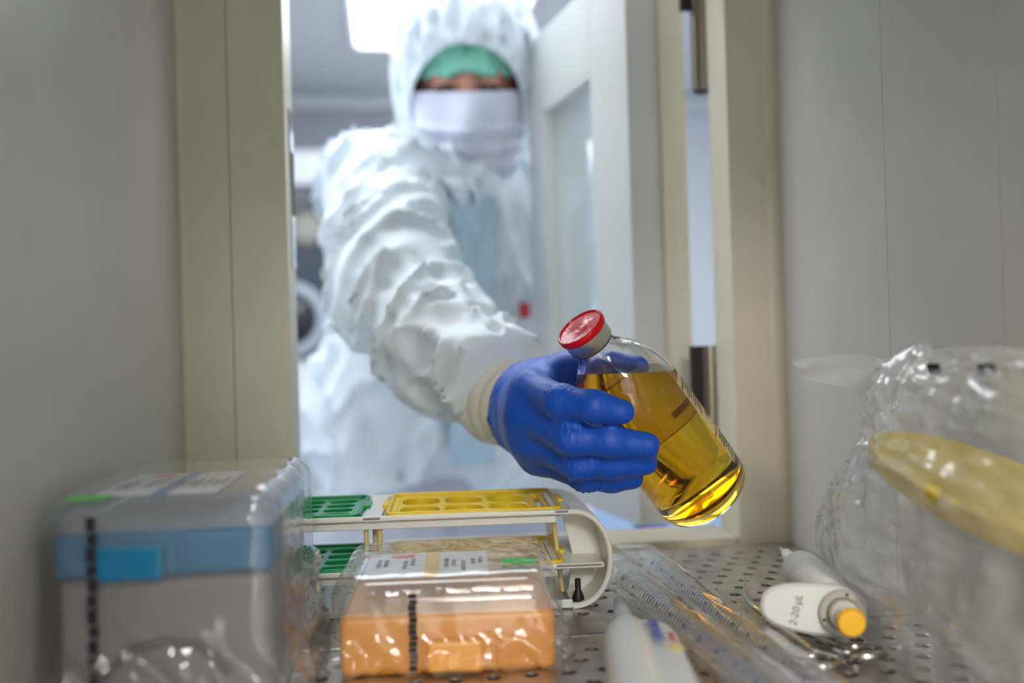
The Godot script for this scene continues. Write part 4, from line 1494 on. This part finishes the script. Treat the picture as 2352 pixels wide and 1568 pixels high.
	var hp := PackedVector2Array([Vector2(0.002, 0.100), Vector2(0.016, 0.104), Vector2(0.0245, 0.114), Vector2(0.0270, 0.126), Vector2(0.0275, 0.285), Vector2(0.0, 0.285)])
	part(q, "handle", slab(hp, -0.0105, 0.0105, 0.003), mat(rgb(214, 220, 222), 0.35), "pale grey handle body")
	var faces := Transform3D(Basis(Vector3(0, 1, 0), Vector3(-1, 0, 0), Vector3(0, 0, 1)), Vector3(0.0262, 0.103, 0.0113))
	# lettering lies on the handle's upper side
	var up_side := 1.0 if (q.basis * Vector3(0, 0, 1)).y > 0 else -1.0
	faces = Transform3D(Basis(Vector3(0, 1, 0), Vector3(-up_side, 0, 0), Vector3(0, 0, up_side)), Vector3(0.0140, 0.150, 0.0150 * up_side))
	text(q, "blue_lettering", "eppendorf", 0.0072, faces, M.blue_ink, true)
	faces.origin = Vector3(0.0226, 0.150, 0.0109 * up_side)
	text(q, "red_lettering", "Research", 0.0040, faces, M.red_ink)
	part(q, "yellow_patch", Geo.new().add(rbox(Vector3(0.008, 0.012, 0.0006), 0.0002), at(Vector3(0.0225, 0.172, 0.0106 * up_side))), mat(rgb(226, 206, 120), 0.6), "pale yellow patch")

func wrapped_pipette(a: Vector3, b: Vector3, r: float, label: String, marks: bool, seed_: int) -> void:
	var t := thing("wrapped_pipette", label, "pipette", a)
	var y := (b - a).normalized()
	var x := y.cross(Vector3.UP).normalized()
	t.basis = Basis(x, y, x.cross(y))
	var len := (b - a).length()
	part(t, "barrel", lathe([Vector2(0, 0.03), Vector2(r * 0.35, 0.03), Vector2(r * 0.4, 0.05), Vector2(r, 0.075), Vector2(r, len - 0.01)], 32), M.clear, "clear plastic barrel")
	var g := Geo.new()
	var n := int((len - 0.10) / 0.0052)
	for k in n:
		var yy := 0.085 + 0.0052 * k
		var big := k % 5 == 0
		g.add(lathe([Vector2(r + 0.0002, yy), Vector2(r + 0.0002, yy + 0.0011)], 24, deg_to_rad(-95 if big else -60), deg_to_rad(190 if big else 150)))
		if big:
			g.add(Geo.new().add(lathe([Vector2(r + 0.0002, yy + 0.0014), Vector2(r + 0.0002, yy + 0.0036)], 4, deg_to_rad(50), deg_to_rad(14))))
	if marks:
		part(t, "graduation_marks", g, mat(rgb(64, 62, 78), 0.6), "dark printed graduation marks")
	# flattened film sleeve with a crimped end
	var nz := noise(seed_, 30.0, 2)
	var s := Geo.new()
	var rows := 60
	var seg := 40
	for k in rows + 1:
		var v := k / float(rows)
		var yy := lerpf(-0.012, len, v)
		var fl := smoothstep(0.10, 0.0, v)
		for e in seg + 1:
			var th := TAU * e / seg
			var wx := r * 1.55 * cos(th)
			var hz := lerpf(r * 1.08, 0.0006, fl) * sin(th)
			var nn := nz.get_noise_3d(cos(th) * 0.5, yy * 2.0, sin(th) * 0.5 + seed_)
			var d := Vector3(cos(th), 0, sin(th))
			s.p(Vector3(wx, yy, hz) + d * nn * 0.0008, d, Vector2(float(e) / seg, v))
	for k in rows:
		for e in seg:
			var o := k * (seg + 1) + e
			s.quad(o, o + 1, o + seg + 2, o + seg + 1)
	part(t, "film_sleeve", renormal(s), M.tube_wrap, "clear film sleeve")
	part(t, "crimped_end", Geo.new().add(rbox(Vector3(r * 3.1, 0.012, 0.0011), 0.0005), at(Vector3(0, -0.007, 0))), M.paper, "white crimped end of the sleeve")

func scissors() -> void:
	var t := thing("surgical_scissors", "curved stainless surgical scissors lying on the perforated tray", "scissors", Vector3(0.250, 0.004, -0.640))
	var piv := Vector3.ZERO
	var tip := Vector3(0.0156, 0.004, -0.096)
	for s in [0, 1]:
		var dy: float = 0.0022 * s
		var blade := []
		var rad := []
		for k in 15:
			var v := k / 14.0
			var q := piv.lerp(tip, v) + Vector3(-0.008 * sin(v * PI) - 0.002 * s * (1 - v), dy * (1.0 - v) + 0.006 * v * v, 0)
			blade.append(q)
			rad.append(lerpf(0.0032, 0.0004, pow(v, 1.3)))
		var g := tube(blade, rad, 10)
		var ring_c := Vector3(-0.0110, 0.0028, 0.0900) if s == 0 else Vector3(0.0200, 0.0038, 0.0810)
		var side := -1.0 if s == 0 else 1.0
		var join := ring_c + Vector3(-side * 0.006, 0, -0.0125)
		g.add(tube([piv + Vector3(0, dy, -0.004), piv + Vector3(side * 0.0008, dy, 0.02), piv.lerp(join, 0.62) + Vector3(0, dy * 0.5, 0), join], [0.0036, 0.0034, 0.0026, 0.0024], 10))
		var h := part(t, "blade_half", g, M.chrome)
		var ring := []
		for k in 28:
			var th := TAU * k / 28
			ring.append(ring_c + Vector3(cos(th) * 0.0135, 0.0016 * sin(th), sin(th) * 0.0150))
		part(h, "finger_ring", tube(ring, 0.0024, 10, false, true), M.chrome)
	part(t, "pivot_screw", Geo.new().add(lathe([Vector2(0, 0.0), Vector2(0.0036, 0.0), Vector2(0.0036, 0.0062), Vector2(0.0028, 0.0072), Vector2(0, 0.0075)], 20), at(Vector3(0, 0.0, 0))), M.chrome)

# ---------------------------------------------------------------- the clear bag
func bag() -> void:
	var t := thing("plastic_bag", "large crumpled clear plastic bag with yellow-lidded contents against the chamber wall", "bag", Vector3(0.322, 0, -0.56))
	var n1 := noise(81, 16.0, 3)
	var n2 := noise(82, 60.0, 2)
	var g := Geo.new()
	var rows := 90
	var seg := 120
	for k in rows + 1:
		var v := k / float(rows)
		var y := 0.002 + 0.183 * v
		# plan of the bag: long along the wall, drawn in at the neck
		var wx := lerpf(0.050, 0.040, v) * (1.0 - 0.25 * smoothstep(0.45, 0.75, v))
		var near := 0.20
		var far := lerpf(0.095, 0.125, smoothstep(0.0, 0.30, v)) * (1.0 - 0.52 * smoothstep(0.30, 0.72, v))
		var close := sqrt(maxf(0.0, 1.0 - pow(v, 10.0)))
		var flat := 1.0 - 0.25 * pow(1.0 - v, 8.0)
		for e in seg + 1:
			var th := TAU * e / seg
			var c := cos(th)
			var s := sin(th)
			var q := Vector3(signf(c) * pow(absf(c), 0.75) * wx * close * flat, y, (far if s < 0 else near) * s * close * flat)
			var d := Vector3(c, 0, s).normalized()
			var lean := q.z - 0.35 * y * signf(s)
			var fold := 1.0 - absf(n1.get_noise_3d(q.x * 2.0, y * 0.30, lean * 1.5)) * 2.3
			var fine := maxf(0.0, 1.0 - absf(n2.get_noise_3d(q.x * 1.4, y * 0.16, lean * 1.2)) * 2.6)
			q += d * (fold * 0.0065 - 0.004 + fine * fine * 0.0030)
			q.y += 0.006 * n1.get_noise_3d(q.x * 2.0, 5.0, q.z) * v
			q.x = minf(q.x, 0.0495)
			if y < 0.050:
				var pz := q.z - 0.56
				q.x = maxf(q.x, lerpf(0.2600, 0.3350, clampf((-0.553 - pz) / 0.297, -0.3, 1.0)) + 0.021 * smoothstep(0.050, 0.036, y) - 0.322)
			g.p(q, d + Vector3(0, 0.3, 0))
	for k in rows:
		for e in seg:
			var o := k * (seg + 1) + e
			g.quad(o, o + 1, o + seg + 2, o + seg + 1)
	part(t, "film", renormal(g), M.bag, "crumpled clear film")
	# the bag's sealed corner sticks out
	var tab := Geo.new()
	for r in 13:
		for c in 9:
			var u := r / 12.0
			var v := c / 8.0 - 0.5
			tab.p(Vector3(-0.010 - 0.028 * u + 0.003 * sin(u * 6), 0.158 + 0.021 * u + v * lerpf(0.040, 0.010, pow(u, 0.7)) + 0.004 * sin(u * 5.0), -0.036 - 0.080 * u + 0.003 * sin(v * 7.0 + u * 9)), Vector3.ZERO)
	smooth(tab, 13, 9, Vector3(0.05, 0.1, -0.1))
	part(t, "corner_flap", tab, film(0.45, 0.12), "sealed corner sticking out")
	# what shows through the film
	var lid := Transform3D(Basis.from_euler(Vector3(0.16, 0.0, 0.10)), Vector3(-0.006, 0.100, 0.055))
	var j := part(t, "jar_lid", Geo.new().add(lathe([Vector2(0, 0.0), Vector2(0.036, 0.0), Vector2(0.038, 0.002), Vector2(0.038, 0.013), Vector2(0.035, 0.016), Vector2(0.0, 0.016)], 56), lid * Transform3D(Basis.from_scale(Vector3(0.85, 1, 2.9)), Vector3.ZERO)), M.bag_yellow, "long yellow lid inside the bag")
	part(j, "jar_body", Geo.new().add(lathe([Vector2(0, -0.086), Vector2(0.022, -0.086), Vector2(0.028, -0.080), Vector2(0.032, 0.0)], 48), lid * Transform3D(Basis.from_scale(Vector3(0.85, 1, 2.7)), Vector3.ZERO)), M.bag_white, "pale container under the yellow lid")
	for q in [[Vector3(-0.0200, 0.1735, 0.035), 0.012], [Vector3(-0.020, 0.174, 0.085), 0.014]]:
		part(t, "black_print", Geo.new().add(rbox(Vector3(0.0012, 0.006, q[1]), 0.0004), at(q[0], Vector3(0, 0, 0.2))), M.ink, "black printed patch on the film")

# ---------------------------------------------------------------- assembly
func _ready() -> void:
	# camera: 35 mm on full frame, wide open, focused on the bottle
	var cam := Camera3D.new()
	cam.name = "camera"
	add_child(cam)
	cam.position = Vector3(0, 0.19, 0)
	cam.rotation_order = EULER_ORDER_YXZ
	cam.rotation_degrees = Vector3(0.55, -7.0, -1.6)
	var ca := CameraAttributesPhysical.new()
	ca.frustum_focal_length = 35.0
	ca.frustum_focus_distance = 0.712
	ca.frustum_near = 0.02
	ca.frustum_far = 50.0
	ca.exposure_aperture = 2.8
	cam.attributes = ca
	cam.current = true
	var we := WorldEnvironment.new()
	we.name = "environment"
	var env := Environment.new()
	env.background_mode = Environment.BG_COLOR
	env.background_color = Color(0, 0, 0)
	env.tonemap_mode = Environment.TONE_MAPPER_LINEAR
	env.tonemap_exposure = 1.3
	env.sdfgi_enabled = true
	env.ssao_enabled = true
	env.ssil_enabled = true
	we.environment = env
	add_child(we)
	materials()
	room()
	photographer_room()
	chamber()
	tray(-0.914, -0.660, "perforated steel tray under the tube rack and the bottle", 0.256, -0.908 + 0.0204, 0.06, 0.00012)
	tray(-0.650, 0.10, "perforated steel tray under the two wrapped tip boxes", 0.2565, -0.622, 0.02, 0.0005)
	print("room")
	person()
	print("person")
	bottle()
	rack()
	tip_boxes()
	pipettes()
	wrapped_pipette(Vector3(0.1690, 0.0150, -0.8050), Vector3(0.1900, 0.0150, -0.42), 0.0105, "wrapped clear pipette with dark graduation rings beside the blue-lettered micropipette", true, 91)
	wrapped_pipette(Vector3(0.2105, 0.0120, -0.8700), Vector3(0.2170, 0.0120, -0.42), 0.0085, "wrapped clear pipette with white crimped end beneath the bottle", true, 92)
	scissors()
	bag()

# the room on the camera's side of the chamber, whose lamp lights its near end
func photographer_room() -> void:
	var x0 := -1.5
	var x1 := 1.7
	var z0 := 0.14
	var z1 := 4.2
	var top := 1.44
	var bot := -1.05
	var g := Geo.new()
	g.add(block(Vector3(x0, bot, z0 - 0.0), Vector3(OL, top, z0 + 0.05)))
	g.add(block(Vector3(OR, bot, z0 - 0.0), Vector3(x1, top, z0 + 0.05)))
	g.add(block(Vector3(OL, 0.62, z0 - 0.0), Vector3(OR, top, z0 + 0.05)))
	g.add(block(Vector3(OL, bot, z0 - 0.0), Vector3(OR, -0.01, z0 + 0.05)))
	struct("wall_near", g, M.room_white, "white wall of the outer room around the chamber mouth", "wall")
	struct("wall_near_back", block(Vector3(x0, bot, z1), Vector3(x1, top, z1 + 0.1)), M.room_white, "white end wall of the outer room facing the chamber mouth", "wall")
	struct("wall_near_left", block(Vector3(x0 - 0.1, bot, z0 - 0.05), Vector3(x0, top, z1)), M.room_white, "white side wall of the outer room on the latch side", "wall")
	struct("wall_near_right", block(Vector3(x1, bot, z0 - 0.05), Vector3(x1 + 0.1, top, z1)), M.room_white, "white side wall of the outer room on the hinge side", "wall")
	struct("floor_near", block(Vector3(x0, bot - 0.1, z0 - 0.05), Vector3(x1, bot, z1)), M.floor, "vinyl floor of the outer room before the chamber mouth", "floor")
	struct("ceiling_near", block(Vector3(x0, top, z0 - 0.05), Vector3(x1, top + 0.1, z1)), M.ceiling, "ceiling of the outer room before the chamber mouth", "ceiling")
	lamp(Vector3(-0.3, top, 0.5), Vector3(0.3, top, 1.7), 3.0, "ceiling light panel of the outer room close to the chamber mouth", 2.6, Color(1.0, 0.97, 0.92))
	lamp(Vector3(-0.3, top, 2.3), Vector3(0.3, top, 3.5), 9.0, "ceiling light panel deep in the outer room", 2.6, Color(1.0, 0.97, 0.92))
